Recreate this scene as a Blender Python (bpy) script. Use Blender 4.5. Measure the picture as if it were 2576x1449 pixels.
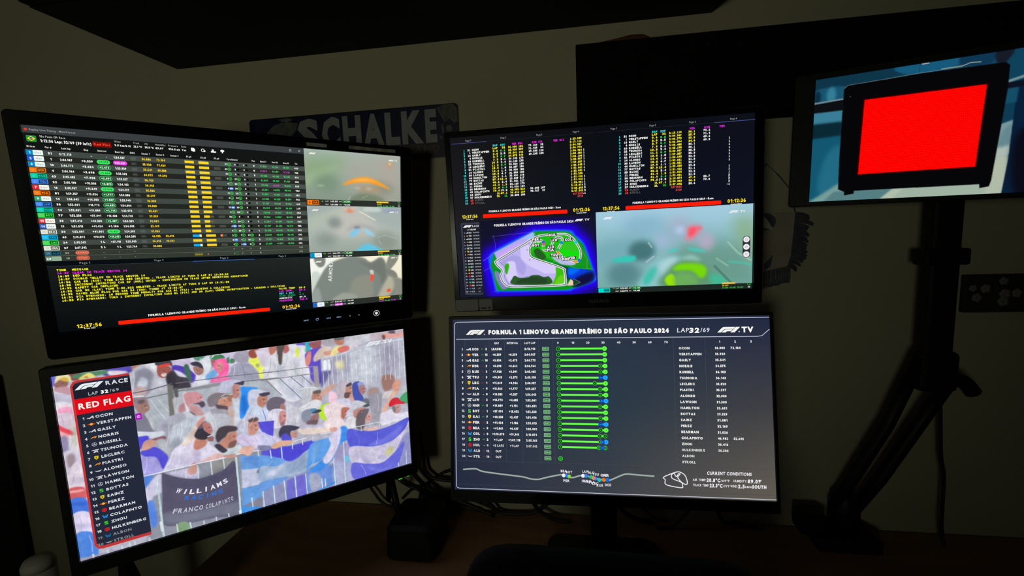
import bpy, bmesh, math, random
import numpy as np
from mathutils import Vector, Matrix
from mathutils.geometry import tessellate_polygon

# ------------------------------------------------------------------ camera, world, lights, exposure
for _o in list(bpy.data.objects):
    bpy.data.objects.remove(_o)
SC = bpy.context.scene
COL = SC.collection
CAM = Vector((0.0, 0.0, 1.416))
cam_d = bpy.data.cameras.new('camera')
cam_d.sensor_width = 36.0
cam_d.lens = 1090.0 / 2576.0 * 36.0            # ultra-wide phone lens
cam_d.clip_start = 0.02
cam = bpy.data.objects.new('camera', cam_d)
COL.objects.link(cam)
RIGHT, DOWN, FWD = Vector((.9896, .1390, -.0380)), Vector((-.0211, -.1212, -.9924)), Vector((-.1426, .9828, -.1170))
cam.matrix_world = Matrix.Translation(CAM) @ Matrix((RIGHT, -DOWN, -FWD)).transposed().to_4x4()
SC.camera = cam
SC.view_settings.view_transform = 'Standard'
SC.view_settings.look = 'None'
SC.view_settings.gamma = 1.0
SC.view_settings.use_curve_mapping = False
SC.view_settings.exposure = 0.0
world = bpy.data.worlds.new('dim_room')
SC.world = world
world.use_nodes = True
world.node_tree.nodes['Background'].inputs[0].default_value = (1.0, 0.95, 0.8, 1)
world.node_tree.nodes['Background'].inputs[1].default_value = 0.0030
lamp_d = bpy.data.lights.new('fill_spot', 'SPOT')                # added unseen fill spot behind the viewer, placed to brighten the wall
lamp_d.energy = 11.8
lamp_d.color = (1.0, 0.99, 0.75)
lamp_d.shadow_soft_size = 0.16
lamp_d.spot_size = 2.18
lamp_d.spot_blend = 1.0
lamp = bpy.data.objects.new('fill_spot', lamp_d)
COL.objects.link(lamp)
lamp.location = (-0.55, -1.157, 1.38)
lamp.rotation_euler = (Vector((-0.68, 0.98, 2.13)) - lamp.location).to_track_quat('-Z', 'Y').to_euler()

# ------------------------------------------------------------------ materials
def lin(c):
    c = np.asarray(c, dtype=float) / 255.0
    return np.where(c <= 0.04045, c / 12.92, ((c + 0.055) / 1.055) ** 2.4)

def mat(name, rgb, rough=0.5, noise=0.0, scale=20.0, spec=0.5, bump=0.0, metal=0.0):
    m = bpy.data.materials.new(name)
    m.use_nodes = True
    nt = m.node_tree
    b = nt.nodes['Principled BSDF']
    b.inputs['Base Color'].default_value = (*rgb, 1)
    b.inputs['Roughness'].default_value = rough
    b.inputs['Metallic'].default_value = metal
    b.inputs['Specular IOR Level'].default_value = spec
    if noise or bump:
        tc = nt.nodes.new('ShaderNodeTexCoord')
        n = nt.nodes.new('ShaderNodeTexNoise')
        n.inputs['Scale'].default_value = scale
        n.inputs['Detail'].default_value = 5
        nt.links.new(tc.outputs['Object'], n.inputs['Vector'])
        if noise:
            r = nt.nodes.new('ShaderNodeValToRGB')
            r.color_ramp.elements[0].position, r.color_ramp.elements[1].position = .3, .7
            r.color_ramp.elements[0].color = (*[c * (1 - noise) for c in rgb], 1)
            r.color_ramp.elements[1].color = (*[min(1, c * (1 + noise)) for c in rgb], 1)
            nt.links.new(n.outputs['Fac'], r.inputs['Fac'])
            nt.links.new(r.outputs['Color'], b.inputs['Base Color'])
        if bump:
            bp = nt.nodes.new('ShaderNodeBump')
            bp.inputs['Strength'].default_value = bump
            bp.inputs['Distance'].default_value = .002
            nt.links.new(n.outputs['Fac'], bp.inputs['Height'])
            nt.links.new(bp.outputs['Normal'], b.inputs['Normal'])
    return m

def glow_mat(name, sampling):
    m = bpy.data.materials.new(name)
    m.use_nodes = True
    nt = m.node_tree
    nt.nodes.remove(nt.nodes['Principled BSDF'])
    e = nt.nodes.new('ShaderNodeEmission')
    a = nt.nodes.new('ShaderNodeAttribute')
    a.attribute_name = 'Col'
    nt.links.new(a.outputs['Color'], e.inputs['Color'])
    nt.links.new(e.outputs[0], nt.nodes['Material Output'].inputs[0])
    m.cycles.emission_sampling = sampling
    return m

M_PIC = glow_mat('lit_picture', 'AUTO')
M_TXT = glow_mat('lit_lettering', 'NONE')
M_PRINT = mat('screen_print', (.09, .09, .085), .6)
M_BLACK = mat('black_plastic', (.006, .006, .007), .5, .2, 60, .3)
M_GLOSS = mat('piano_black', (.005, .005, .007), .2, spec=.35)
M_BACK = mat('back_shell', (.012, .012, .013), .6, .2, 80)
M_METAL = mat('black_metal', (.006, .006, .007), .5, .15, 40, .3)
M_WALL = mat('olive_wall_paint', (.50, .485, .33), .9, .05, 3, .2, .25)
M_DESK = mat('brown_wood', (.30, .17, .075), .6, spec=.3)
M_FLOOR = mat('dark_floorboards', (.10, .065, .04), .6, .2, 4)
M_CAB = mat('black_cabinet_board', (.008, .008, .007), .65, .2, 15, .2)
M_PANEL = mat('black_wall_board', (.004, .0045, .004), .75, .2, 15, .1)
M_SIGN = mat('navy_enamel', (.012, .016, .055), .35, .25, 30)
M_SIGNW = mat('grey_sign_paint', (.34, .35, .37), .5, .1, 40)
M_SIGNF = mat('faded_sign_paint', (.10, .085, .08), .6)
M_CLOTH = mat('pennant_cloth', (.40, .37, .29), .85, .15, 25)
M_FRINGE = mat('navy_fringe', (.085, .095, .125), .8, .3, 50)
M_SILVER = mat('pennant_silver', (.60, .60, .52), .5)
M_PALE = mat('pale_patch', (.26, .28, .26), .6)
M_REFLECTION = mat('painted_reflection', (.42, .43, .38), .3, .5, 90)  # pale tone that paints in bezel reflections
M_CABLE = mat('black_rubber', (.012, .012, .012), .5)
M_CHAIR = mat('black_upholstery', (.0035, .0035, .0038), .9, .3, 120, .1)
M_TOWER = mat('navy_black_steel', (.010, .011, .022), .5, .2, 30)
M_CUP = mat('pale_plastic', (.50, .50, .45), .6)
M_RAG = mat('orange_brown_cloth', (.13, .045, .015), .9, .4, 60)
M_ROSE = mat('pale_petal', (.22, .20, .19), .8)
M_CANVAS = mat('dark_canvas', (.02, .018, .016), .8, .2, 20)

# grain along the desk boards
_nt = M_DESK.node_tree
_tc, _wv, _rp = _nt.nodes.new('ShaderNodeTexCoord'), _nt.nodes.new('ShaderNodeTexWave'), _nt.nodes.new('ShaderNodeValToRGB')
_wv.bands_direction = 'Y'
_wv.inputs['Scale'].default_value = 5
_wv.inputs['Distortion'].default_value = 9
_wv.inputs['Detail'].default_value = 4
_rp.color_ramp.elements[0].color = (.27, .145, .06, 1)
_rp.color_ramp.elements[1].color = (.31, .17, .075, 1)
_nt.links.new(_tc.outputs['Object'], _wv.inputs['Vector'])
_nt.links.new(_wv.outputs['Fac'], _rp.inputs['Fac'])
_nt.links.new(_rp.outputs['Color'], _nt.nodes['Principled BSDF'].inputs['Base Color'])

# ------------------------------------------------------------------ object helpers (vertices are world coordinates)
def thing(name, label, cat, loc, group=None):
    o = bpy.data.objects.new(name, None)
    o.empty_display_size = .05
    COL.objects.link(o)
    o.location = loc
    tag(o, label, cat, group)
    return o

def tag(o, label=None, cat=None, group=None, kind=None):
    for k, v in (('label', label), ('category', cat), ('group', group), ('kind', kind)):
        if v:
            o[k] = v
    return o

def base_of(root):
    p = Vector((0, 0, 0))
    while root is not None:
        p += root.location
        root = root.parent
    return p

class MB:
    """one mesh, gathered in world coordinates"""
    def __init__(s):
        s.bm = bmesh.new()
    def verts(s, pts):
        return [s.bm.verts.new(p) for p in pts]
    def face(s, vs):
        try:
            return s.bm.faces.new(vs)
        except ValueError:
            return None
    def loft(s, loops, cap0=True, cap1=True, closed=True):
        L = [s.verts(l) for l in loops]
        n = len(L[0])
        for a, b in zip(L, L[1:]):
            for i in range(n if closed else n - 1):
                s.face((a[i], a[(i + 1) % n], b[(i + 1) % n], b[i]))
        if cap0:
            s.face(L[0][::-1])
        if cap1:
            s.face(L[-1])
        return s
    def box(s, lo, hi, bevel=0.0):
        r = bmesh.ops.create_cube(s.bm, size=1.0)
        c = [(a + b) / 2 for a, b in zip(lo, hi)]
        for v in r['verts']:
            v.co = Vector([v.co[i] * (hi[i] - lo[i]) + c[i] for i in range(3)])
        if bevel:
            es = list({e for v in r['verts'] for e in v.link_edges})
            bmesh.ops.bevel(s.bm, geom=es, offset=bevel, segments=3, profile=.5, affect='EDGES')
        return s
    def tube(s, pts, r, n=8, smooth=True):
        P = [Vector(p) for p in pts]
        if smooth and len(P) > 2:
            Q = []
            for i in range(len(P) - 1):
                a, b, c, d = P[max(i - 1, 0)], P[i], P[i + 1], P[min(i + 2, len(P) - 1)]
                for k in range(5):
                    t = k / 5
                    Q.append(.5 * (2 * b + (c - a) * t + (2 * a - 5 * b + 4 * c - d) * t * t + (3 * b - a - 3 * c + d) * t ** 3))
            P = Q + [P[-1]]
        loops = []
        for i, p in enumerate(P):
            t = (P[min(i + 1, len(P) - 1)] - P[max(i - 1, 0)]).normalized()
            u = t.cross(Vector((.31, .22, .92))).normalized()
            w = t.cross(u)
            rr = r[i] if isinstance(r, (list, tuple)) else r
            loops.append([p + (u * math.cos(2 * math.pi * k / n) + w * math.sin(2 * math.pi * k / n)) * rr for k in range(n)])
        return s.loft(loops)
    def lathe(s, c, prof, n=24):
        return s.loft([[Vector((c[0] + r * math.cos(2 * math.pi * k / n), c[1] + r * math.sin(2 * math.pi * k / n), c[2] + z)) for k in range(n)] for r, z in prof])
    def build(s, name, m, root=None, smooth=False):
        bmesh.ops.recalc_face_normals(s.bm, faces=s.bm.faces[:])
        off = base_of(root)
        bmesh.ops.translate(s.bm, verts=s.bm.verts[:], vec=-off)
        me = bpy.data.meshes.new(name)
        s.bm.to_mesh(me)
        s.bm.free()
        me.materials.append(m)
        if smooth:
            for p in me.polygons:
                p.use_smooth = True
        o = bpy.data.objects.new(name, me)
        COL.objects.link(o)
        o.parent = root
        return o

# ------------------------------------------------------------------ screens: a frame of 1920 x 1080 picture units on a real panel
class Panel:
    def __init__(s, origin, right, down, inward, w, h):
        s.o, s.r, s.d, s.n = Vector(origin), Vector(right).normalized(), Vector(down).normalized(), Vector(inward).normalized()
        s.w, s.h = w, h
    def at(s, u, v, depth=0.0):
        return s.o + s.r * (u / 1920 * s.w) + s.d * (v / 1080 * s.h) + s.n * depth
    def array(s, uv, depth):
        uv = np.asarray(uv, float)
        return (np.array(s.o) + np.array(s.n) * depth)[None] + uv[:, :1] * (np.array(s.r) * s.w / 1920)[None] + uv[:, 1:2] * (np.array(s.d) * s.h / 1080)[None]

PA = Panel((-.749, .519, 1.595), (.764, .645, -.017), (-.088, .078, -.993), (-.639, .760, .116), .531, .299)
PB = Panel((-.773, .522, 1.236), (.779, .627, -.006), (-.006, -.001, -1.0), (-.627, .779, .003), .531, .299)
PC = Panel((-.223, .807, 1.602), (1.0, .010, .013), (.013, .004, -1.0), (-.010, 1.0, .004), .531, .299)
PD = Panel((-.217, .740, 1.273), (1.0, .016, 0.0), (.002, -.152, -.988), (-.016, .988, -.152), .531, .299)
PE = Panel((.450, .912, 1.682), (.935, -.355, -.017), (-.033, -.037, -.999), (.354, .934, -.046), .3947, .222)

def rr_loop(l, t, r, b, rad, k=5):
    pts = []
    for cx, cy, a0 in ((r - rad, t + rad, -90), (r - rad, b - rad, 0), (l + rad, b - rad, 90), (l + rad, t + rad, 180)):
        for i in range(k + 1):
            a = math.radians(a0 + 90 * i / k)
            pts.append((cx + rad * math.cos(a), cy + rad * math.sin(a)))
    return pts

def casing(p, l, t, r, b, rad, front, side, back, inset, name, m, root):
    """front frame round the glass, sides and a stepped back shell, one mesh"""
    inner = rr_loop(-1, -1, 1921, 1081, 1)
    outer = rr_loop(l, t, r, b, rad)
    soft = rr_loop(l + 4, t + 4, r - 4, b - 4, rad)
    ins = rr_loop(l + inset, t + inset, r - inset, b - inset, rad)
    f = lambda loop, dep: [p.at(u, v, dep) for u, v in loop]
    MB().loft([f(inner, .001), f(inner, -front), f(soft, -front), f(outer, -front + .0015), f(outer, side), f(ins, back)], cap0=False).build(name, m, root)

def glass(p, grid, root, name='screen'):
    """the lit panel itself: its backlight colour, blended between grid points"""
    g = lin(np.array(grid, float))
    R, C = g.shape[:2]
    u = np.linspace(0, 1920, 25)
    v = np.linspace(0, 1080, 15)
    def samp(uu, vv):
        x, y = uu / 1920 * (C - 1), vv / 1080 * (R - 1)
        i, j = min(int(x), C - 2), min(int(y), R - 2)
        fx, fy = x - i, y - j
        return (g[j, i] * (1 - fx) + g[j, i + 1] * fx) * (1 - fy) + (g[j + 1, i] * (1 - fx) + g[j + 1, i + 1] * fx) * fy
    UV = [(a, c) for c in v for a in u]
    q = [(r * 25 + c, r * 25 + c + 1, (r + 1) * 25 + c + 1, (r + 1) * 25 + c) for r in range(14) for c in range(24)]
    return raw_mesh(name, p.array(UV, 0), q, np.array([samp(a, c) for a, c in UV]), M_PIC, root)

def raw_mesh(name, pos, faces, cols, m, root):
    pos = np.asarray(pos) - np.array(base_of(root))[None]
    me = bpy.data.meshes.new(name)
    faces = np.asarray(faces, dtype=np.int32)
    k = faces.shape[1]
    me.vertices.add(len(pos))
    me.vertices.foreach_set('co', pos.astype(np.float32).ravel())
    me.loops.add(faces.size)
    me.loops.foreach_set('vertex_index', faces.ravel())
    me.polygons.add(len(faces))
    me.polygons.foreach_set('loop_start', np.arange(0, faces.size, k, dtype=np.int32))
    a = me.attributes.new('Col', 'FLOAT_COLOR', 'POINT')
    a.data.foreach_set('color', np.c_[cols, np.ones(len(pos))].astype(np.float32).ravel())
    me.update(calc_edges=True)
    me.materials.append(m)
    o = bpy.data.objects.new(name, me)
    COL.objects.link(o)
    o.parent = root
    return o

# ------------------------------------------------------------------ glyphs of Blender's built-in typeface, cached as triangles
GL = {}
CHARS = sorted(set('ABCDEFGHIJKLMNOPQRSTUVWXYZabcdefghijklmnopqrstuvwxyz0123456789.:+-/()%#,ÃÉÊãé°®<>'))
def make_glyphs(off, res):
    tmp = []
    for c in CHARS:
        cu = bpy.data.curves.new('glyph', 'FONT')
        cu.body = c
        cu.size = 1
        cu.offset = off
        cu.resolution_u = res
        o = bpy.data.objects.new('glyph', cu)
        COL.objects.link(o)
        tmp.append((c, o))
    dg = bpy.context.evaluated_depsgraph_get()
    for c, o in tmp:
        me = o.evaluated_get(dg).to_mesh()
        me.calc_loop_triangles()
        v = np.array([x.co[:2] for x in me.vertices], float).reshape(-1, 2)
        t = np.array([x.vertices for x in me.loop_triangles], int).reshape(-1, 3)
        GL[(off, c)] = (v, t)
    for c, o in tmp:
        cu = o.data
        bpy.data.objects.remove(o)
        bpy.data.curves.remove(cu)
    H = GL[(off, 'H')][0]
    q_ = (H[:, 1].max() - H[:, 1].min())
    s_ = .15 + off * 1.6                                            # a figure one with a flag, unlike capital I
    GL[(off, '1')] = (np.array([(0, .72), (.26, 1), (.26 + s_, 1), (.26 + s_, 0), (.26, 0), (.26, .74), (.05, .60)]) * q_ + [0, H[:, 1].min()],
                      np.array([(0, 1, 5), (0, 5, 6), (1, 2, 5), (2, 3, 5), (3, 4, 5)]))
    cap, base = H[:, 1].max() - H[:, 1].min(), H[:, 1].min()
    for c in CHARS:
        v, t = GL[(off, c)]
        v = v.copy()
        x0 = v[:, 0].min()
        w = (v[:, 0].max() - x0) / cap
        v = (v - [x0, base]) / cap
        GL[(off, c)] = (v, t, w)
def slab_glyph(off, key, flag):
    s_, h_ = .20 + off * 1.6, .5
    b_ = .16 + off
    q = [(h_ - s_ / 2, 0, h_ + s_ / 2, 1), (.08, 0, .92, b_)] + ([] if flag else [(.08, 1 - b_, .92, 1)])
    v = [p for l, d, r, u in q for p in ((l, d), (r, d), (r, u), (l, u))]
    f = [k for i in range(len(q)) for k in ((4 * i, 4 * i + 1, 4 * i + 2), (4 * i, 4 * i + 2, 4 * i + 3))]
    if flag:
        v += [(.12, .70), (h_, 1), (h_, .76), (.18, .58)]
        f += [(8, 9, 10), (8, 10, 11)]
    GL[(off, key)] = (np.array(v, float), np.array(f), .92)
REG, BOLD, HEAVY, BLACK = 0.014, 0.034, 0.054, 0.078
for _f in (REG, BOLD, HEAVY, BLACK):
    make_glyphs(_f, 2)
    slab_glyph(_f, 'slab I', False)
    slab_glyph(_f, 'slab 1', True)

class Ink:
    """flat print in picture units: polygons, strokes and lettering, each with its colour, in one mesh"""
    def __init__(s):
        s.v, s.t, s.c, s.z, s.n = [], [], [], [], 0
    def add(s, v, t, col, layer):
        v = np.asarray(v, float).reshape(-1, 2)
        s.v.append(v)
        s.t.append(np.asarray(t, int).reshape(-1, 3) + s.n)
        s.c.append(np.repeat(lin(np.array(col, float))[None], len(v), 0))
        s.z.append(np.full(len(v), layer))
        s.n += len(v)
    def poly(s, pts, col, layer=1):
        s.add(pts, tessellate_polygon([[Vector((x, y, 0)) for x, y in pts]]), col, layer)
    def rect(s, l, t, r, b, col, layer=1):
        s.add([(l, t), (r, t), (r, b), (l, b)], [(0, 1, 2), (0, 2, 3)], col, layer)
    def rrect(s, l, t, r, b, rad, col, layer=1):
        p = rr_loop(l, t, r, b, min(rad, (r - l) / 2, (b - t) / 2), 4)
        s.add(p, [(0, i, i + 1) for i in range(1, len(p) - 1)], col, layer)
    def disc(s, x, y, r, col, layer=1, n=18, ry=None):
        p = [(x + r * math.cos(2 * math.pi * i / n), y + (ry or r) * math.sin(2 * math.pi * i / n)) for i in range(n)]
        s.add(p, [(0, i, i + 1) for i in range(1, n - 1)], col, layer)
    def ring(s, x, y, r, w, col, layer=1, n=20):
        p = []
        for i in range(n):
            a = 2 * math.pi * i / n
            p += [(x + r * math.cos(a), y + r * math.sin(a)), (x + (r - w) * math.cos(a), y + (r - w) * math.sin(a))]
        m = 2 * n
        s.add(p, [q for i in range(n) for q in ((2 * i, 2 * i + 1, (2 * i + 2) % m), (2 * i + 1, (2 * i + 3) % m, (2 * i + 2) % m))], col, layer)
    def stroke(s, pts, w, col, layer=1, smooth=False, closed=False):
        P = np.array(pts, float)
        if smooth:
            P = spline(P, closed, 6)
        if closed:
            P = np.vstack([P, P[:1]])
        T = np.gradient(P, axis=0)
        if closed:
            T[0] = T[-1] = P[1] - P[-2]
        T /= np.linalg.norm(T, axis=1)[:, None] + 1e-9
        N = np.c_[-T[:, 1], T[:, 0]] * w / 2
        v = np.stack([P + N, P - N], 1).reshape(-1, 2)
        s.add(v, [q for i in range(len(P) - 1) for q in ((2 * i, 2 * i + 1, 2 * i + 2), (2 * i + 1, 2 * i + 3, 2 * i + 2))], col, layer)
    def text(s, st, x, y, h, col, al='l', width=None, sx=1.0, gap=.16, w=BOLD, layer=3, shear=0.0, rot=0.0):
        """y is the middle of the capitals, h their height"""
        L, cur = [], 0.0
        for c in st:
            if c == ' ':
                cur += .42
                continue
            v, t, gw = GL[(w, c)]
            L.append((v + [cur, 0], t))
            cur += gw + gap
        tot = cur - gap
        k = width / (tot * h) if width else sx
        x0 = {'l': 0, 'r': -tot * h * k, 'c': -tot * h * k / 2}[al]
        ca, sa = math.cos(rot), math.sin(rot)
        for v, t in L:
            px = x0 + v[:, 0] * h * k + v[:, 1] * h * shear
            py = h / 2 - v[:, 1] * h
            s.add(np.c_[x + px * ca - py * sa, y + px * sa + py * ca], t, col, layer)
    def mono(s, st, x, y, cw, h, col, al='l', w=BOLD, layer=3):
        if al == 'r':
            x -= len(st) * cw
        for i, c in enumerate(st):
            if c == ' ':
                continue
            v, t, gw = GL[(w, 'slab ' + c if c in 'I1' else c)]
            tw = {'I': .72, '1': .72, '.': .24, ':': .24, '-': .55, '/': .8, '(': .36, ')': .36}.get(c, .86) * cw
            s.add(np.c_[x + i * cw + cw / 2 - tw / 2 + v[:, 0] / max(gw, .05) * tw, y + h / 2 - v[:, 1] * h], t, col, layer)
    def build(s, name, p, root, m=None, kind='stuff'):
        V, T, Cc, Z = np.vstack(s.v), np.vstack(s.t), np.vstack(s.c), np.concatenate(s.z)
        pos = p.array(V, 0) - np.outer(.0003 + Z * .00012, np.array(p.n))
        return tag(raw_mesh(name, pos, T, Cc, m or M_TXT, root), kind=kind if len(V) > 120 else None)

def spline(P, closed, k=5):
    P = np.asarray(P, float)
    n = len(P)
    out = []
    for i in range(n if closed else n - 1):
        if closed:
            a, b, c, d = P[i - 1], P[i], P[(i + 1) % n], P[(i + 2) % n]
        else:
            a, b, c, d = P[max(i - 1, 0)], P[i], P[i + 1], P[min(i + 2, n - 1)]
        for j in range(k):
            t = j / k
            out.append(.5 * (2 * b + (c - a) * t + (2 * a - 5 * b + 4 * c - d) * t * t + (3 * b - a - 3 * c + d) * t ** 3))
    if not closed:
        out.append(P[-1])
    return np.array(out)

class Picture:
    """a video image drawn shape by shape on a grid of points; the grid becomes a mesh of lit picture points"""
    def __init__(s, box, W, H, bg, blur=1.0):
        s.blur = blur
        s.x0, s.y0, s.x1, s.y1 = box
        s.W, s.H = W, H
        s.kx, s.ky = (W - 1) / (s.x1 - s.x0), (H - 1) / (s.y1 - s.y0)
        s.im = np.empty((H, W, 3))
        b = np.array(bg, float)
        if b.ndim == 1:
            s.im[:] = b
        else:                                          # top and bottom colours
            t = np.linspace(0, 1, H)[:, None, None]
            s.im[:] = b[0] * (1 - t) + b[1] * t
    def _lay(s, mask, y0, x0, col, alpha):
        h, w = mask.shape
        ya, xa, yb, xb = max(y0, 0), max(x0, 0), min(y0 + h, s.H), min(x0 + w, s.W)
        if ya >= yb or xa >= xb:
            return
        m = (mask[ya - y0:yb - y0, xa - x0:xb - x0] * alpha)[..., None]
        s.im[ya:yb, xa:xb] = s.im[ya:yb, xa:xb] * (1 - m) + np.array(col, float) * m
    @staticmethod
    def _blur(a, sig):
        r = max(1, int(sig * 2.6 + .5))
        k = np.exp(-.5 * (np.arange(-r, r + 1) / sig) ** 2)
        k /= k.sum()
        a = np.apply_along_axis(lambda q: np.convolve(q, k, 'same'), 0, a)
        return np.apply_along_axis(lambda q: np.convolve(q, k, 'same'), 1, a)
    def poly(s, pts, col, soft=0.0, alpha=1.0, smooth=True):
        P = np.asarray(pts, float)
        if smooth and len(P) > 3:
            P = spline(P, True, 5)
        P = (P - [s.x0, s.y0]) * [s.kx, s.ky]
        sig = soft * s.kx * .6 * s.blur
        pad = int(sig * 2.6 + 2)
        xa, ya = int(max(P[:, 0].min() - pad, -pad - 2)), int(max(P[:, 1].min() - pad, -pad - 2))
        xb, yb = int(min(P[:, 0].max() + pad + 1, s.W + pad + 2)), int(min(P[:, 1].max() + pad + 1, s.H + pad + 2))
        if xb <= xa or yb <= ya:
            return
        w, h = xb - xa, yb - ya
        gx = (xa + (np.arange(2 * w) - .5) / 2)[None]
        gy = (ya + (np.arange(2 * h) - .5) / 2)
        ins = np.zeros((2 * h, 2 * w), bool)
        Q = np.roll(P, -1, 0)
        for (ax, ay), (bx, by) in zip(P, Q):
            if ay == by:
                continue
            rows = (gy >= min(ay, by)) & (gy < max(ay, by))
            if rows.any():
                xc = ax + (gy[rows] - ay) / (by - ay) * (bx - ax)
                ins[rows] ^= gx < xc[:, None]
        m = ins.reshape(h, 2, w, 2).mean((1, 3))
        if sig > .3:
            m = s._blur(m, sig)
        s._lay(m, ya, xa, col, alpha)
    def line(s, pts, width, col, soft=0.0, alpha=1.0):
        P = (np.asarray(pts, float) - [s.x0, s.y0]) * [s.kx, s.ky]
        r = width * s.kx / 2
        sf = max(.7, soft * s.kx)
        pad = int(r + sf + 2)
        xa, ya = int(max(P[:, 0].min() - pad, -4)), int(max(P[:, 1].min() - pad, -4))
        xb, yb = int(min(P[:, 0].max() + pad, s.W + 4)), int(min(P[:, 1].max() + pad, s.H + 4))
        if xb <= xa or yb <= ya:
            return
        X, Y = np.meshgrid(np.arange(xa, xb), np.arange(ya, yb))
        D = np.full(X.shape, 1e9)
        for (ax, ay), (bx, by) in zip(P, P[1:]):
            dx, dy = bx - ax, by - ay
            t = np.clip(((X - ax) * dx + (Y - ay) * dy) / (dx * dx + dy * dy + 1e-9), 0, 1)
            D = np.minimum(D, np.hypot(X - ax - t * dx, Y - ay - t * dy))
        s._lay(np.clip((r - D) / sf + .5, 0, 1), ya, xa, col, alpha)
    def blob(s, x, y, rx, ry, col, soft=0.0, alpha=1.0, rot=0.0):
        a = np.linspace(0, 2 * math.pi, 20, endpoint=False)
        c, n = math.cos(rot), math.sin(rot)
        ex, ey = rx * np.cos(a), ry * np.sin(a)
        s.poly(np.c_[x + ex * c - ey * n, y + ex * n + ey * c], col, soft, alpha)
    def build(s, name, p, root, layer=1.0):
        X, Y = np.meshgrid(np.linspace(s.x0, s.x1, s.W), np.linspace(s.y0, s.y1, s.H))
        pos = p.array(np.c_[X.ravel(), Y.ravel()], -.0002 * layer)
        i = (np.arange(s.H - 1)[:, None] * s.W + np.arange(s.W - 1)[None]).ravel()
        return raw_mesh(name, pos, np.c_[i, i + 1, i + s.W + 1, i + s.W], lin(np.clip(s.im, 0, 255)).reshape(-1, 3), M_PIC, root)

def f1_logo(k, x, y, w, col, layer=3):
    """slanted racing-series emblem: two stacked bands and a slash; x, y is its upper left"""
    q = w / 121.0
    f = lambda P: [(x + a * q, y + b * q) for a, b in P]
    k.poly(f([(0, 30), (18, 12), (25, 5), (33, 1), (43, 0), (96, 0), (85, 11), (46, 11), (39, 12), (33, 16), (19, 30)]), col, layer)
    k.poly(f([(23, 30), (36, 17.5), (41, 14), (47, 13), (82, 13), (72, 23.5), (53, 23.5), (50, 24.5), (44.5, 30)]), col, layer)
    k.poly(f([(99, 0), (121, 0), (91, 30), (69, 30)]), col, layer)

def tv_logo(k, x, y, w, col, layer=3):
    f1_logo(k, x, y, w * .6, col, layer)
    k.disc(x + w * .585, y + w * .135, w * .016, col, layer, 8)
    k.text('TV', x + w, y + w * .075, w * .14, col, 'r', w * .32, layer=layer, gap=.02)

ORDER = 'OCO VER GAS NOR RUS TSU LEC PIA ALO LAW HAM BOT SAI PER BEA COL ZHO HUL ALB STR'.split()
NAMES = 'OCON VERSTAPPEN GASLY NORRIS RUSSELL TSUNODA LECLERC PIASTRI ALONSO LAWSON HAMILTON BOTTAS SAINZ PEREZ BEARMAN COLAPINTO ZHOU HULKENBERG ALBON STROLL'.split()
CARS = '31 1 10 4 63 22 16 81 14 30 44 77 55 11 50 43 24 27 23 18'.split()
LAPS = '2:12.110 2:04.967 2:06.773 2:06.964 2:05.485 2:05.198 2:00.957 1:59.357 1:56.643 1:52.061 1:52.031 1:52.258 1:51.416 1:51.015 1:52.001 2:10.874 2:05.363 2:07.542'.split()
SEC1 = '36.080 35.920 35.541 34.575 36.103 36.143 35.820 35.297 32.000 31.300 32.651 29.529 31.081 32.169 31.026 46.982 36.416 50.588'.split()
SEC2 = {0: '72.164', 1: '71.429', 2: '69.588', 3: '69.295', 15: '52.695', 16: '70.767'}
TEAM = 'alp bul alp mcl mer rbs fer mcl ast rbs mer sau fer bul haa wil sau haa wil ast'.split()
WHITE, YEL, GRN, RED, MAG, CYA = (246, 246, 242), (255, 240, 40), (60, 225, 70), (235, 70, 60), (240, 40, 235), (60, 225, 225)

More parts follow.
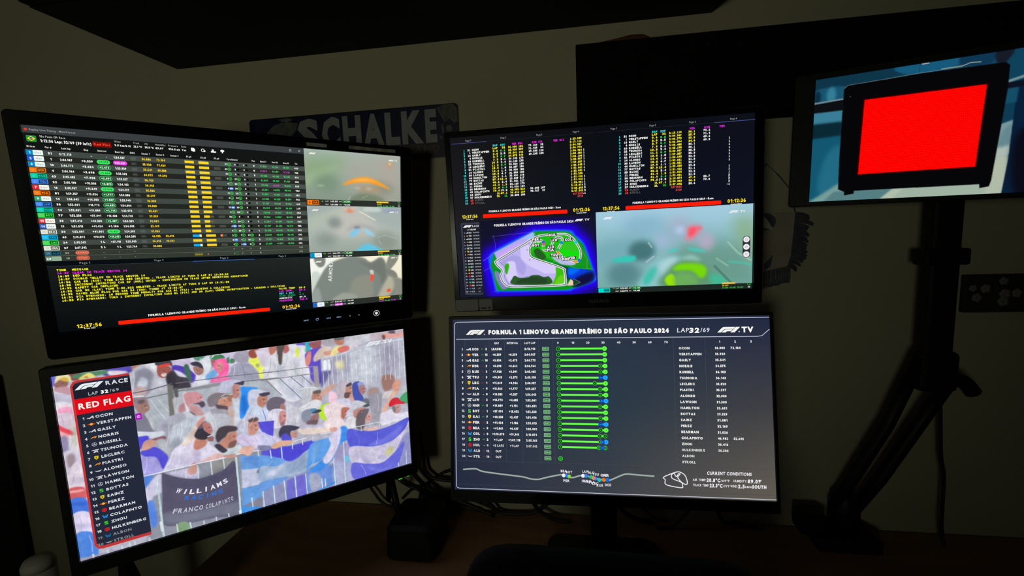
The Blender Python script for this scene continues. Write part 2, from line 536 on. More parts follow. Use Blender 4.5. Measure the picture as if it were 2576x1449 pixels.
def team(k, kind, x, y, s, dim=1.0, layer=3):
    c = lambda *rgb: tuple(v * dim for v in rgb)
    f = lambda P: [(x + a * s, y + b * s) for a, b in P]
    if kind == 'alp':
        k.poly(f([(-1.1, .35), (-.75, 0), (-.3, .15), (.55, -.5), (.85, -.5), (.95, .5), (.6, .5), (.55, .05), (-.2, .5), (-.6, .3)]), c(240, 242, 245), layer)
    elif kind == 'bul':
        k.disc(x, y, s * 1.1, c(225, 70, 40), layer, 14, s * .32)
        k.disc(x, y, s * .45, c(255, 200, 50), layer + .4, 12)
    elif kind == 'mcl':
        k.poly(f([(-.9, .35), (-.2, -.3), (.9, -.45), (.95, -.15), (.3, .5), (.45, .05), (-.1, .1)]), c(255, 160, 40), layer)
    elif kind == 'mer':
        k.ring(x, y, s * .75, s * .16, c(200, 205, 212), layer)
        for a in (-90, 30, 150):
            a = math.radians(a)
            k.poly([(x + s * .68 * math.cos(a), y + s * .68 * math.sin(a)), (x + s * .14 * math.cos(a + 1.57), y + s * .14 * math.sin(a + 1.57)), (x + s * .14 * math.cos(a - 1.57), y + s * .14 * math.sin(a - 1.57))], c(215, 220, 225), layer)
    elif kind == 'rbs':
        k.poly(f([(-1.1, -.5), (1.1, -.6), (.95, -.25), (-.7, -.2)]), c(235, 236, 240), layer)
        k.poly(f([(-.7, .6), (-.2, -.05), (.75, -.1), (.55, .25), (.85, .6), (.4, .6), (.2, .25), (-.1, .6)]), c(235, 236, 240), layer)
    elif kind == 'fer':
        k.poly(f([(-.6, -.65), (0, -.75), (.6, -.65), (.55, .2), (0, .8), (-.55, .2)]), c(250, 220, 40), layer)
        k.poly(f([(-.15, -.4), (.2, -.35), (.05, .0), (.2, .35), (-.1, .3), (-.2, 0)]), c(110, 90, 20), layer + .4)
    elif kind == 'ast':
        k.poly(f([(-1.1, -.25), (-.3, -.1), (.3, -.1), (1.1, -.25), (.35, .3), (0, .22), (-.35, .3)]), c(235, 238, 240), layer)
    elif kind == 'sau':
        k.rrect(x - s * .5, y - s * .65, x + s * .5, y + s * .65, s * .15, c(70, 225, 70), layer)
        k.rect(x - s * .1, y - s * .35, x + s * .5, y - s * .1, c(25, 60, 40), layer + .4)
        k.rect(x - s * .5, y + s * .12, x + s * .1, y + s * .36, c(25, 60, 40), layer + .4)
    elif kind == 'haa':
        k.disc(x, y, s * .75, c(230, 40, 50), layer, 16)
        k.ring(x, y, s * .5, s * .12, c(120, 20, 30), layer + .4, 14)
    elif kind == 'wil':
        k.poly(f([(-.9, -.6), (-.5, -.6), (-.3, .1), (0, -.45), (.3, .1), (.5, -.6), (.9, -.6), (.45, .6), (.2, .6), (0, .15), (-.2, .6), (-.45, .6)]), c(40, 160, 245), layer)

# ------------------------------------------------------------------ the room
def slab(name, lo, hi, m):
    return tag(MB().box(lo, hi).build(name, m), kind='structure')
slab('wall_back', (-2.6, .98, 0), (2.6, 1.08, 2.6), M_WALL)
slab('floor', (-2.6, -2.6, -.1), (2.6, .98, 0), M_FLOOR)

# ------------------------------------------------------------------ desk and cabinets
desk = thing('desk', 'brown wooden desk along the wall that carries the lower monitors', 'desk', (0, .75, 0))
MB().box((-.80, .54, .722), (1.30, .978, .75), .004).build('desk_top', M_DESK, desk)
for x in (-.79, 1.25):
    MB().box((x, .58, 0), (x + .03, .96, .722)).build('side_panel', M_DESK, desk)
MB().box((-.76, .93, .45), (1.25, .948, .722)).build('modesty_panel', M_DESK, desk)

cab = thing('overhead_cabinet', 'black wall cabinet overhead at the top left, its dark underside facing down', 'cabinet', (-.32, .98, 1.848))
cl, cr, cf, cb_, z0, z1 = -.936, .284, .672, .978, 1.848, 2.30
MB().box((cl, cf + .018, z0), (cr, cb_, z0 + .018)).build('bottom_board', M_CAB, cab)
MB().box((cl, cf + .018, z1 - .018), (cr, cb_, z1)).build('top_board', M_CAB, cab)
for x in (cl, cr - .018):
    MB().box((x, cf + .018, z0 + .018), (x + .018, cb_, z1 - .018)).build('side_board', M_CAB, cab)
for i in range(2):
    a = cl + i * (cr - cl) / 2
    MB().box((a + .001, cf, z0 + .001), (a + (cr - cl) / 2 - .001, cf + .017, z1), .002).build('door', M_CAB, cab)

board = thing('wall_board', 'long matt black board fixed on the wall above the right-hand monitors', 'board', (.6, .98, 1.63))
MB().box((.013, .965, 1.634), (1.32, .9785, 1.808), .002).build('board_panel', M_PANEL, board)
rag = MB()
pts = [(.062, 1.8065), (.085, 1.810), (.105, 1.813), (.128, 1.8165), (.150, 1.815), (.163, 1.8075)]
rag.loft([[Vector((x, .966 + .012 * (.5 + .5 * math.cos(a)), 1.8085 + max(0, z - 1.806) * max(0, math.sin(a)))) for a in [math.pi * k / 7 for k in range(8)]] for x, z in pts])
tag(rag.build('crumpled_cloth', M_RAG, None, True), 'small crumpled orange-brown cloth lying on top of the long black wall board', 'cloth')

# ------------------------------------------------------------------ metal street-style sign on the wall
sign = thing('wall_sign', 'navy metal street sign with large grey letters, half hidden behind the upper left monitor', 'sign', (-.5, .98, 1.6))
PS = Panel((-.760, .9765, 1.716), (1, 0, 0), (0, 0, -1), (0, 1, 0), .512, .288)     # 1920 units = 512 mm, 430 units tall
def plate(p, l, t, r, b, rad, d0, d1, name, m, root):
    lo = rr_loop(l, t, r, b, rad)
    MB().loft([[p.at(u, v, d0) for u, v in lo], [p.at(u, v, d1) for u, v in lo]]).build(name, m, root)
plate(PS, 0, 0, 1920, 432, 34, 0, .0022, 'plate', M_SIGN, sign)
class Relief(Ink):
    def build(s, name, p, root, m, kind='stuff'):
        V, T, Z = np.vstack(s.v), np.vstack(s.t), np.concatenate(s.z)
        pos = p.array(V, 0) - np.outer(.0002 + Z * .0001, np.array(p.n))
        return tag(raw_mesh(name, pos, T, np.ones((len(V), 3)) * .5, m, root), kind=kind)
k = Relief()
for c, l, r in (('S', 462, 665), ('C', 690, 862), ('H', 888, 1056), ('A', 1072, 1262), ('L', 1276, 1405), ('K', 1424, 1612), ('E', 1632, 1732)):
    k.text(c, l, 170, 272, None or (0, 0, 0), 'l', r - l, w=HEAVY, layer=1)
k.build('sign_lettering', PS, sign, M_SIGNW)
k = Relief()
k.poly([(1735, 30), (1790, 8), (1880, 4), (1912, 40), (1916, 150), (1880, 158), (1850, 120), (1800, 150), (1770, 90)], (0, 0, 0), 1)
k.disc(1838, 200, 26, (0, 0, 0), 1)
k.poly([(1770, 170), (1785, 150), (1795, 220), (1778, 240)], (0, 0, 0), 1)
k.poly([(1745, 250), (1775, 262), (1768, 290)], (0, 0, 0), 1)
k.poly([(150, 140), (230, 70), (330, 40), (470, 60), (450, 120), (400, 170), (330, 210), (140, 200)], (0, 0, 0), 1)
k.poly([(290, 20), (380, 8), (430, 30), (340, 50)], (0, 0, 0), 1)
k.build('grey_splatter', PS, sign, mat('splatter_grey', (.13, .13, .13), .6, .5, 60))
k = Relief()
k.rect(1300, 308, 1735, 400, (0, 0, 0), .6)
k.build('brown_band', PS, sign, mat('brown_band_paint', (.055, .045, .04), .6, .3, 30))
k = Relief()
k.text('INLAND', 1360, 355, 58, (0, 0, 0), 'l', 390, layer=1.4)
k.build('small_lettering', PS, sign, M_SIGNF)
for u, v in ((1880, 30), (40, 30), (1880, 400), (40, 400)):
    p = PS.at(u, v, -.0012)
    MB().lathe((0, 0, 0), [(.0001, -.0012), (.0030, -.0012), (.0026, .0006), (.0001, .0010)], 12).build('screw', M_METAL, sign).matrix_local = Matrix.Translation(p - sign.location) @ Matrix.Rotation(math.radians(90), 4, 'X')

# ------------------------------------------------------------------ football pennant behind the upper right monitor
pen = thing('fringed_pennant', 'pale cloth pennant with dark fringe on the wall beside the track map television', 'pennant', (.40, .98, 1.30))
def sheet(pts, y, th, name, m, root):
    n = len(pts)
    MB().loft([[Vector((x, y, z)) for x, z in pts], [Vector((x, y + th, z)) for x, z in pts]]).build(name, m, root)
sheet([(.300, 1.445), (.452, 1.445), (.451, 1.395), (.446, 1.341), (.441, 1.330), (.395, 1.318), (.300, 1.300)], .9745, .002, 'cloth', M_CLOTH, pen)
sheet([(.392 + .024 * math.cos(a), 1.427 + .018 * math.sin(a)) for a in [2 * math.pi * i / 22 for i in range(22)]], .9738, .0006, 'crest', M_FRINGE, pen)
sheet([(.382, 1.418), (.398, 1.413), (.411, 1.409), (.403, 1.424), (.394, 1.437), (.384, 1.438)], .9732, .0005, 'silver_emblem', M_SILVER, pen)
sheet([(.394, 1.338), (.412, 1.358), (.408, 1.335), (.396, 1.326)], .9738, .0006, 'blue_patch', M_FRINGE, pen)
random.seed(4)
fr = MB()
for i in range(26):
    z = 1.443 - i * .0044
    x0 = .4525 - i * .0003 - max(0, i - 20) * .001
    ln_ = .024 + .006 * random.random() + (.006 if i in (3, 4) else 0) - max(0, i - 18) * .0012
    fr.tube([(x0, .9745, z), (x0 + ln_ * .6, .973, z - .003), (x0 + ln_, .974, z - .008 - .004 * random.random())], .0021, 6)
tag(fr.build('side_fringe', M_FRINGE, pen, True), kind='stuff')
fr = MB()
for i in range(17):
    x = .366 + i * .0049
    z = 1.312 + (x - .366) * .24
    L = .030 + .003 * random.random()
    fr.tube([(x, .9745, z + .004), (x + .0004, .973, z - L * .5), (x - .0008, .974, z - L)], .0020, 6)
tag(fr.build('bottom_fringe', M_FRINGE, pen, True), kind='stuff')
MB().tube([(.330, .975, 1.445), (.395, .976, 1.545), (.420, .976, 1.519), (.441, .976, 1.492), (.452, .975, 1.445)], .0012, 6, False).build('hanging_cord', M_FRINGE, pen, True)

# ------------------------------------------------------------------ monitor A: upper left
mon_a = thing('monitor', 'upper left black monitor with thick glossy bezel showing the live timing table', 'monitor', (-.56, .72, 1.27))
casing(PA, -58, -68, 2004, 1228, 26, .004, .022, .050, 260, 'casing', M_GLOSS, mon_a)
MB().box((-.60, .755, 1.40), (-.52, .979, 1.48), .003).build('wall_bracket', M_METAL, mon_a)
scr_a = glass(PA, [[(44, 48, 50), (42, 46, 46), (50, 56, 52)], [(30, 32, 32), (40, 44, 40), (44, 50, 44)], [(8, 12, 14), (8, 14, 18), (12, 14, 26)]], mon_a)
K = Ink()
K.rect(0, 0, 1277, 36, (58, 62, 64), 1)
K.rect(0, 36, 1277, 116, (20, 22, 21), 1)
K.rrect(8, 14, 21, 25, 5, (230, 60, 50), 2)
K.text('Replay Live Timing - MultiViewer', 27, 19, 9, (160, 165, 165), width=170, w=REG)
K.rect(1194, 13, 1206, 25, (190, 195, 190), 2)
K.rect(1196, 15, 1204, 23, (58, 62, 64), 2.5)
K.stroke([(1246, 13), (1258, 25)], 1.8, (190, 195, 190), 2)
K.stroke([(1258, 13), (1246, 25)], 1.8, (190, 195, 190), 2)
K.rrect(11, 48, 47, 78, 3, (30, 150, 50), 2)
K.poly([(29, 51), (44, 63), (29, 75), (14, 63)], (250, 225, 50), 3)
K.disc(29, 63, 6.5, (40, 70, 130), 4)
K.rect(24, 61.5, 34.5, 64, (210, 220, 220), 5)
K.text('São Paulo GP: Race', 60, 49, 10, (200, 202, 196), width=94, w=REG)
K.text('1:12:36 Lap: 32/69 (39 left)', 60, 70, 14, WHITE, width=191, w=HEAVY)
K.rrect(256, 54, 331, 82, 4, (120, 14, 8), 2)
K.text('Red Flag', 261, 68, 13, (255, 70, 45), width=65)
for x, a, b, w1, w2 in ((344, 'Wind', '2.5 km/h N', 26, 66), (423, 'Track', '23.3 °C', 26, 36), (471, 'Air', '20.8 °C', 16, 38), (518, 'Humidity', '89.0%', 46, 36), (576, 'Pressure', '926.5 mb', 44, 52), (636, 'Rain', 'Yes', 22, 20)):
    K.text(a, x, 47, 9, (176, 178, 172), width=w1, w=REG)
    K.text(b, x, 66, 10, WHITE, width=w2, w=HEAVY)
K.rrect(680, 49, 694, 67, 3, WHITE, 2)
K.rrect(686, 53, 699, 70, 3, WHITE, 2)
K.ring(736, 59, 9, 3, WHITE, 2)
K.disc(744, 63, 5, WHITE, 2)
K.rect(775, 60, 800, 68, WHITE, 2)
K.rect(780, 50, 790, 62, WHITE, 2)
K.disc(832, 55, 10, WHITE, 2, 12, 7)
K.rect(829, 58, 835, 68, WHITE, 2)
for x, st, w in ((23, 'Driver', 30), (84, 'Car #', 24), (150, 'Last lap', 34), (226, 'Gap', 18), (289, 'Interval', 34), (360, 'Best lap', 36), (414, 'DRS', 20), (471, 'Sector 1', 36), (534, 'Sector 2', 36), (599, 'Sector 3', 36), (665, 'S1 µS', 24), (734, 'S2 µS', 26), (799, 'S3 µS', 26), (878, 'Tyre history', 56), (989, 'Pits', 16), (1042, 'Best S1', 32), (1107, 'Best S2', 32), (1171, 'Best S3', 32), (1229, 'TLA', 16)):
    K.text(st.replace('µ', 'p'), x, 101, 9, (232, 232, 226), 'c', w, w=BOLD)
CHIP = [((0, 142, 216), 1), ((38, 92, 205), 1), ((0, 142, 216), 1), ((255, 126, 10), 0), ((0, 216, 170), 0), ((70, 140, 255), 0), ((232, 36, 48), 1), ((255, 126, 10), 0), ((50, 165, 120), 1), ((60, 140, 255), 0), ((0, 216, 180), 0), ((64, 222, 82), 0), ((232, 50, 50), 1), ((46, 96, 210), 1), ((228, 232, 214), 0), ((20, 190, 250), 0), ((64, 222, 82), 0), ((228, 232, 214), 0), ((40, 100, 122), 0), ((116, 146, 124), 1)]
BESTL = '1:24.037 1:23.439 1:23.939 1:23.362 1:23.317 1:24.163 1:24.137 1:24.088 1:23.949 1:24.084 1:23.973 1:24.735 1:24.301 1:24.305 1:24.305 1:24.205 1:25.003 1:23.764'.split()
GAPA = '+0.559 +3.034 +3.698 +7.928 +10.303 +11.249 +13.026 +14.383 +18.775 +19.889 +37.991 +40.238 +41.424 +41.861 +70.570'.split()
INTA = '+0.559 +2.475 +0.664 +3.091 +2.375 +0.946 +1.777 +1.357 +4.683 +1.114 +15.438 +2.437 +1.186 +0.437 +19.343 +67.118'.split()
B1 = '21.335 21.074 21.320 21.301 21.168 21.341 21.397 21.486 21.457 21.451 21.266 21.566 21.234 21.197 21.453 21.319 21.331 21.419'.split()
B2 = '44.224 44.159 44.338 44.165 43.859 44.532 44.367 44.225 44.260 44.270 44.402 44.587 44.359 44.605 44.406 44.554 44.662 44.079'.split()
B3 = '18.149 17.916 18.095 17.957 18.009 18.145 18.019 18.099 18.026 18.169 18.029 18.413 18.203 18.174 18.058 18.116 18.418 18.093'.split()
GREENA, MAGA, GREY = (70, 225, 110), (214, 70, 214), (96, 100, 94)
TYRES = ['g31 o0 o0', 'g32 o0 o0', 'g31 o0 o0', 'g7 g31 o0', 'g6 g32 o0', 'b4 g30 o0', 'g11 g23 o0', 'g6 g31 o0', 'g7 g28 o0', 'b12 g30 o0', 'g4 g28 o0', 'g32 o0 o0', 'g4 g28 o0', 'b4 g29 o0', 'g4 g28 o0', 'g2 g1 g31', 'b2 g1 g23', 'g1 b2 g3', 'd0 d0 d0', 'g0 d0 d0']
def circ_tyre(x, y, kind, num, dim=1.0):
    K.text(num, x - 9, y, 10, tuple(v * dim for v in WHITE), 'r', w=HEAVY, sx=.85)
    if kind == 'g':
        K.ring(x + 2, y, 9.5, 2.6, tuple(v * dim for v in (60, 215, 80)), 2)
        K.disc(x + 2, y, 3.6, tuple(v * dim for v in (60, 190, 80)), 2, 8)
    elif kind == 'b':
        K.rrect(x - 8, y - 9, x + 14, y + 9, 8, (70, 130, 230), 2)
        K.rect(x - 4, y - 3, x + 10, y + 3, (225, 236, 255), 3)
    elif kind == 'o':
        K.disc(x + 2, y, 6.5, (12, 13, 12), 2, 12)
for i in range(20):
    y = 130.3 + i * 28.6
    if i >= 18:
        y = 131.5 + i * 28.5
    a = (66, 74, 70) if i % 2 == 0 else (36, 38, 34)
    if i >= 18:
        a = (52, 58, 50)
        K.rect(0, y - 14.6, 1277, y - 13.2, (108, 116, 100), 1.6)
    K.rect(0, y - 14.3, 1277, y + 14.3, a, 1)
    K.rect(640, y - 14.3, 1277, y + 14.3, tuple(v * 1.08 + 2 for v in a), 1.3)
    dim = 1.0 if i < 18 else .62
    col, light = CHIP[i]
    K.rrect(2, y - 12, 62, y + 12, 3, col, 2)
    if light:
        K.rrect(26, y - 12, 62, y + 12, 3, (242, 250, 240) if i < 19 else (150, 180, 150), 2.5)
        K.text(ORDER[i].title(), 44, y, 8, tuple(.6 * v + 70 for v in col), 'c', 24, w=REG)
    else:
        K.rrect(28, y - 9.5, 59, y + 9.5, 2, tuple(v * .42 for v in col), 2.5)
        K.text(ORDER[i], 44, y, 10, tuple(min(255, v * 1.1) for v in col), 'c', 24)
    K.text(str(i + 1), 14, y, 11, tuple(min(255, v * .5 + 90) for v in col) if not light else (225, 240, 255), 'c', w=HEAVY)
    K.text(CARS[i], 87, y, 10.5, tuple(v * dim for v in WHITE), 'c', w=HEAVY)
    K.text(ORDER[i], 1228, y, 10.5, tuple(v * dim for v in WHITE), 'c', 22, w=HEAVY)
    for t, x in zip(TYRES[i].split(), (858, 902, 948)):
        circ_tyre(x, y, t[0], t[1:], dim if i < 18 else .55)
    if i < 18:
        K.text(LAPS[i], 144, y, 11.5, WHITE, 'c', 46, w=HEAVY)
        g_ = GAPA[i - 1] if 1 <= i <= 15 else ('-' if i == 0 else ('1 L' if i == 16 else '2 L'))
        K.text(g_, 246, y, 11, WHITE, 'r', None if len(g_) < 5 else 44, w=HEAVY)
        if i == 0:
            K.text('-', 306, y, 11, WHITE, 'r', w=BOLD)
        else:
            st = INTA[i - 1] if i <= 16 else '1 L'
            if i in (1, 3, 6, 14):
                K.rrect(262, y - 10.5, 315, y + 10.5, 10, (64, 236, 100), 2)
                K.text(st, 308, y, 10.5, (24, 120, 50), 'r', 38, w=BOLD)
            elif i in (2, 4, 5, 7, 8, 9, 10, 12, 15):
                K.rrect(262, y - 11, 315, y + 11, 10, (76, 190, 104), 2)
                K.rrect(264.5, y - 8.5, 312.5, y + 8.5, 8, (26, 92, 48), 2.5)
                K.text(st, 308, y, 10.5, (225, 250, 225), 'r', 38, w=HEAVY)
            else:
                K.text(st, 312, y, 11, WHITE, 'r', None if len(st) < 5 else 42, w=HEAVY)
        if i == 1:
            K.rrect(328, y - 11, 386, y + 11, 10, (226, 60, 222), 2)
        K.text(BESTL[i], 356, y, 11.5, WHITE if i != 1 else (255, 205, 255), 'c', 46, w=HEAVY)
        K.rrect(402, y - 9, 427, y + 9, 6, tuple(v + 14 for v in a), 1.8)
        K.text('DRS', 414, y, 8, GREY, 'c', 16, w=REG)
        K.text(SEC1[i], 471, y, 11.5, (255, 216, 40), 'c', 38, w=HEAVY)
        if i in SEC2:
            K.text(SEC2[i], 534, y, 11.5, (255, 216, 40), 'c', 38, w=HEAVY)
        for x0, n, cc in ((643, 8, (255, 218, 40)), (709, 9 if i > 3 or i == 0 else 9, (255, 218, 40)), (782, 6, (76, 80, 72))):
            if x0 == 709 and i in (11, 12, 13, 14):
                n = 5
            if x0 == 709 and 8 <= i < 11:
                n = 8
            c2 = cc
            for s_ in range(n):
                if x0 == 643 and i in (15, 17) and s_ < 6:
                    c2 = (20, 176, 250)
                elif x0 == 643 and i in (15, 17):
                    c2 = (255, 250, 190)
                elif x0 == 782 and i == 15 and s_ < 2:
                    c2 = (250, 150, 90)
                else:
                    c2 = cc
                q = 5.45
                K.rrect(x0 + s_ * q, y - 7.5, x0 + s_ * q + 5.2, y + 7.5, 2, c2, 2)
            if x0 == 709 and n == 5:
                for s_ in range(5, 9):
                    K.rrect(x0 + s_ * 5.45, y - 6, x0 + s_ * 5.45 + 4.4, y + 6, 2, (104, 104, 66), 2)
        K.text('0' if i in (0, 1, 2, 11) else ('2' if i in (15, 16) else ('3' if i == 17 else '1')), 990, y, 11, WHITE, 'c', w=HEAVY)
        for x, L_, m_ in ((1041, B1, (1,)), (1106, B2, (4,)), (1170, B3, (1,))):
            K.text(L_[i], x, y, 10.5, MAGA if i in m_ else GREENA, 'c', 36, w=BOLD)
    else:
        K.rrect(120, y - 12, 174, y + 12, 11, (196, 92, 70), 2)
        K.text('RETIRED' if i == 18 else 'STOP', 147, y, 9, (240, 150, 120), 'c')
        for x in (235, 300, 366):
            K.text('-', x, y, 11, (150, 154, 146), 'c')
        K.text('0', 990, y, 10, (190, 190, 180), 'c')
        if i == 19:
            for s_ in range(8):
                K.rrect(643 + s_ * 5, y - 6, 647.4 + s_ * 5, y + 6, 2, (140, 134, 50), 2)
            K.rrect(707, y - 5, 713, y + 5, 2, (190, 100, 70), 2)
K.rect(0, 687, 1277, 715, (8, 14, 18), 1.5)
K.rect(0, 713, 1277, 715.5, (46, 54, 56), 2)
K.rect(630, 712.5, 950, 716, (60, 100, 190), 3)
for x, n in ((150, 1), (469, 2), (789, 3), (1112, 4)):
    K.text('Page %d' % n, x, 700, 11, (140, 146, 136), 'c', 42, w=REG)
MSG = [('TIME', 'MESSAGE'), ('16:37', 'CLEAR IN TRACK SECTOR 14'), ('16:37', 'RED FLAG'), ('16:37', 'DOUBLE YELLOW IN TRACK SECTOR 14'), ('16:36', 'CAR 63 (RUS) TIME 2:05.485 DELETED - TRACK LIMITS AT TURN 2 LAP 31 13:34:24'), ('16:35', 'INCIDENT INVOLVING CAR 27 (HUL) NOTED - CONTINUING ON TRACK AFTER RECEIVING ASSISTANCE'), ('16:32', 'SAFETY CAR DEPLOYED'), ('16:32', 'CAR 30 (LAW) TIME 2:05.322 DELETED - TRACK LIMITS AT TURN 5 LAP 29 13:31:38'), ('16:32', 'WAVED BLUE FLAG FOR CAR 24 (ZHO) TIMED AT 13:32:27'), ('16:31', 'FIA STEWARDS: 10 SECOND TIME PENALTY FOR CAR 81 (PIA) - CAUSING A COLLISION'), ('16:30', 'FIA STEWARDS: TURN 1 INCIDENT INVOLVING CARS 81 (PIA) AND 30 (LAW) UNDER INVESTIGATION - CAUSING A COLLISION')]
for i, (t, m_) in enumerate(MSG):
    c_ = (236, 40, 226) if i == 1 else (250, 244, 40)
    y = 735.5 + i * 16.75
    K.mono(t, 34, y, 9.4, 11, c_, w=HEAVY)
    K.mono(m_, 94, y, 9.45, 11, c_, w=HEAVY)
for i, (a_, b_, c_) in enumerate((('TRACK TEMP', '23.3', (250, 244, 60)), ('AIR TEMP', '20.8', (236, 40, 226)), ('WET / DRY', '1', (60, 225, 225)), ('WIND SPEED', '0.7', (30, 150, 90)), ('HUMIDITY', '89.0', WHITE), ('PRESSURE', '926.5', (236, 40, 226)))):
    K.mono(a_, 1077, 921 + i * 16.5, 9.9, 11, c_, w=HEAVY)
    K.mono(b_, 1199, 921 + i * 16.5, 9.9, 11, c_, w=HEAVY)
K.text('12:37:56', 75, 1054, 21, (255, 226, 40), width=103, w=BOLD)
K.text('Track time', 102, 1070, 7, WHITE, width=48, w=HEAVY)
K.text('01:12:36', 1091, 1049, 21, (255, 206, 40), width=107, w=BOLD)
K.text('Session timer', 1111, 1066, 7, WHITE, width=66, w=HEAVY)
K.rrect(249, 1044, 1017, 1067, 5, (252, 34, 6), 2)
K.text('FORMULA 1 LENOVO GRANDE PRÊMIO DE SÃO PAULO 2024 - Race', 386, 1026, 13, WHITE, width=492, w=HEAVY)

# three onboard videos in the right column, each with its own caption bar
def caption(y, chipc, name, pos, light, place, last, best, intv, gap, pill, purple):
    K.rect(1279, y - 20, 1920, y + 22, (44, 48, 44), 2)
    K.rrect(1283, y - 15, 1356, y + 17, 5, chipc, 3)
    K.text(pos, 1298, y + 1, 14, (30, 60, 100) if light else tuple(v * .5 for v in chipc), 'c', layer=4)
    if light:
        K.rrect(1310, y - 15, 1356, y + 17, 4, (236, 246, 250), 3.5)
        K.text(name, 1333, y + 1, 9, (150, 170, 190), 'c', layer=4, w=REG)
    else:
        K.rrect(1313, y - 11, 1352, y + 13, 3, tuple(v * .45 for v in chipc), 3.5)
        K.text(name, 1333, y + 1, 12, chipc, 'c', layer=4)
    K.text(place, 1382, y - 9, 9, (110, 190, 110), 'r', layer=3)
    for a_, b_, yy in (('LAST', last, y - 9), ('BEST', best, y + 12)):
        K.text(a_, 1396, yy, 7, (205, 205, 200), width=22, layer=3)
        if purple and a_ == 'BEST':
            K.rrect(1424, yy - 9, 1482, yy + 9, 8, (226, 60, 222), 3)
        K.text(b_, 1428, yy, 10, WHITE, width=50, w=HEAVY, layer=4)
    for a_, b_, yy in (('INT', intv, y - 9), ('GAP', gap, y + 12)):
        K.text(a_, 1486, yy, 7, (205, 205, 200), width=16, layer=3)
        if pill and a_ == 'INT':
            K.rrect(1503, yy - 10, 1564, yy + 9, 9, (70, 190, 90), 3)
            K.rrect(1505, yy - 8, 1562, yy + 7, 7, (30, 96, 46), 3.4)
        K.text(b_, 1557, yy, 9.5, WHITE, 'r', 42, w=HEAVY, layer=4)
    for s_ in range(16):
        K.rect(1742 + s_ * 5.4, y - 17, 1746.6 + s_ * 5.4, y - 6, (255, 216, 40), 3)
    K.text('35.297', 1745, y + 2, 9, (255, 216, 40), width=34, layer=3)
    for x, cc in ((1745, GREENA), (1790, GREENA), (1836, GREENA)):
        K.text('21.486', x, y + 16, 8.5, MAGA if (purple and x != 1790) else cc, width=36, layer=3)
    K.ring(1906, y - 6, 9, 2.5, (70, 200, 80), 3)
    K.text('31', 1906, y + 13, 9, WHITE, 'c', layer=3)
def marks(y):
    f1_logo(K, 1307, y, 44, (248, 248, 236), 3)
    tv_logo(K, 1832, y + 8, 66, (248, 248, 236), 3)
V1 = Picture((1279, 0, 1920, 324), 220, 112, [(168, 184, 176), (136, 152, 136)], 1.7)
V1.poly([(1270, 60), (1560, 40), (1500, 120), (1270, 240)], (140, 168, 128), 40, .9)
V1.poly([(1270, 180), (1400, 120), (1500, 95), (1400, 160), (1290, 230)], (158, 186, 146), 16, .8)
V1.poly([(1530, 60), (1930, 0), (1930, 330), (1640, 330)], (170, 170, 158), 50, .8)
V1.blob(1410, 215, 80, 60, (122, 146, 122), 26, .9)
V1.blob(1800, 230, 70, 50, (138, 142, 124), 24, .9)
V1.poly([(1760, 60), (1860, 40), (1890, 200), (1790, 200)], (178, 168, 158), 30, .6)
V1.poly([(1560, 330), (1600, 285), (1680, 265), (1760, 290), (1800, 330)], (122, 134, 112), 12)
V1.poly([(1590, 240), (1700, 215), (1790, 250), (1700, 275)], (170, 150, 120), 10, .8)
V1.poly([(1510, 222), (1580, 178), (1660, 160), (1730, 172), (1800, 208), (1842, 240), (1770, 218), (1690, 200), (1600, 204)], (250, 160, 50), 5)
V1.poly([(1580, 192), (1660, 170), (1740, 188), (1680, 186)], (255, 190, 90), 5, .8)
V1.blob(1612, 238, 22, 8, (188, 182, 160), 6)
V1.blob(1690, 240, 22, 8, (188, 182, 160), 6)
V1.blob(1372, 232, 22, 5, (170, 190, 168), 5)
V1.line([(1545, 320), (1562, 298)], 4, (190, 206, 190), 3, .8)
V1.line([(1640, 305), (1680, 290)], 4, (176, 186, 168), 3, .7)
V1.blob(1842, 70, 18, 22, (200, 150, 120), 14, .9)
V1.blob(1844, 58, 9, 9, (255, 196, 110), 5)
V2 = Picture((1279, 362, 1920, 684), 220, 112, [(192, 200, 196), (156, 168, 158)], 1.7)
V2.poly([(1270, 362), (1500, 370), (1440, 400), (1270, 460)], (160, 172, 170), 12)
V2.poly([(1300, 430), (1480, 380), (1560, 420), (1300, 520)], (176, 188, 172), 20, .8)
V2.poly([(1620, 360), (1930, 360), (1930, 520), (1750, 480)], (166, 178, 174), 16)
V2.poly([(1660, 370), (1760, 375), (1760, 400), (1650, 400)], (196, 210, 204), 6)
V2.poly([(1800, 380), (1900, 380), (1900, 400), (1800, 410)], (150, 160, 190), 8, .8)
V2.poly([(1480, 400), (1640, 400), (1700, 560), (1420, 560)], (192, 192, 184), 26)
V2.line([(1620, 400), (1730, 462)], 7, (226, 226, 190), 3)
V2.blob(1554, 392, 34, 14, (200, 140, 120), 12, .8)
for x in (1526, 1572):
    V2.blob(x, 386, 9, 6, (255, 190, 140), 4)
V2.blob(1556, 400, 16, 8, (250, 130, 100), 6)
V2.blob(1450, 480, 46, 40, (138, 148, 144), 16)
V2.blob(1390, 600, 70, 50, (136, 150, 144), 26, .9)
V2.blob(1800, 620, 90, 70, (140, 150, 138), 24, .9)
V2.poly([(1520, 540), (1560, 500), (1620, 486), (1700, 510), (1740, 560), (1700, 540), (1620, 510), (1560, 530)], (170, 172, 168), 10, .9)
V2.blob(1600, 515, 22, 10, (130, 122, 130), 6)
V2.poly([(1545, 570), (1570, 535), (1620, 520), (1600, 560), (1570, 580)], (130, 200, 236), 7)
V2.poly([(1650, 520), (1690, 540), (1724, 580), (1690, 570), (1660, 550)], (150, 210, 236), 7)
V2.poly([(1590, 690), (1640, 640), (1680, 632), (1740, 660), (1780, 690)], (100, 196, 226), 7)
V2.line([(1740, 590), (1800, 570), (1890, 600)], 5, (180, 190, 180), 4, .8)
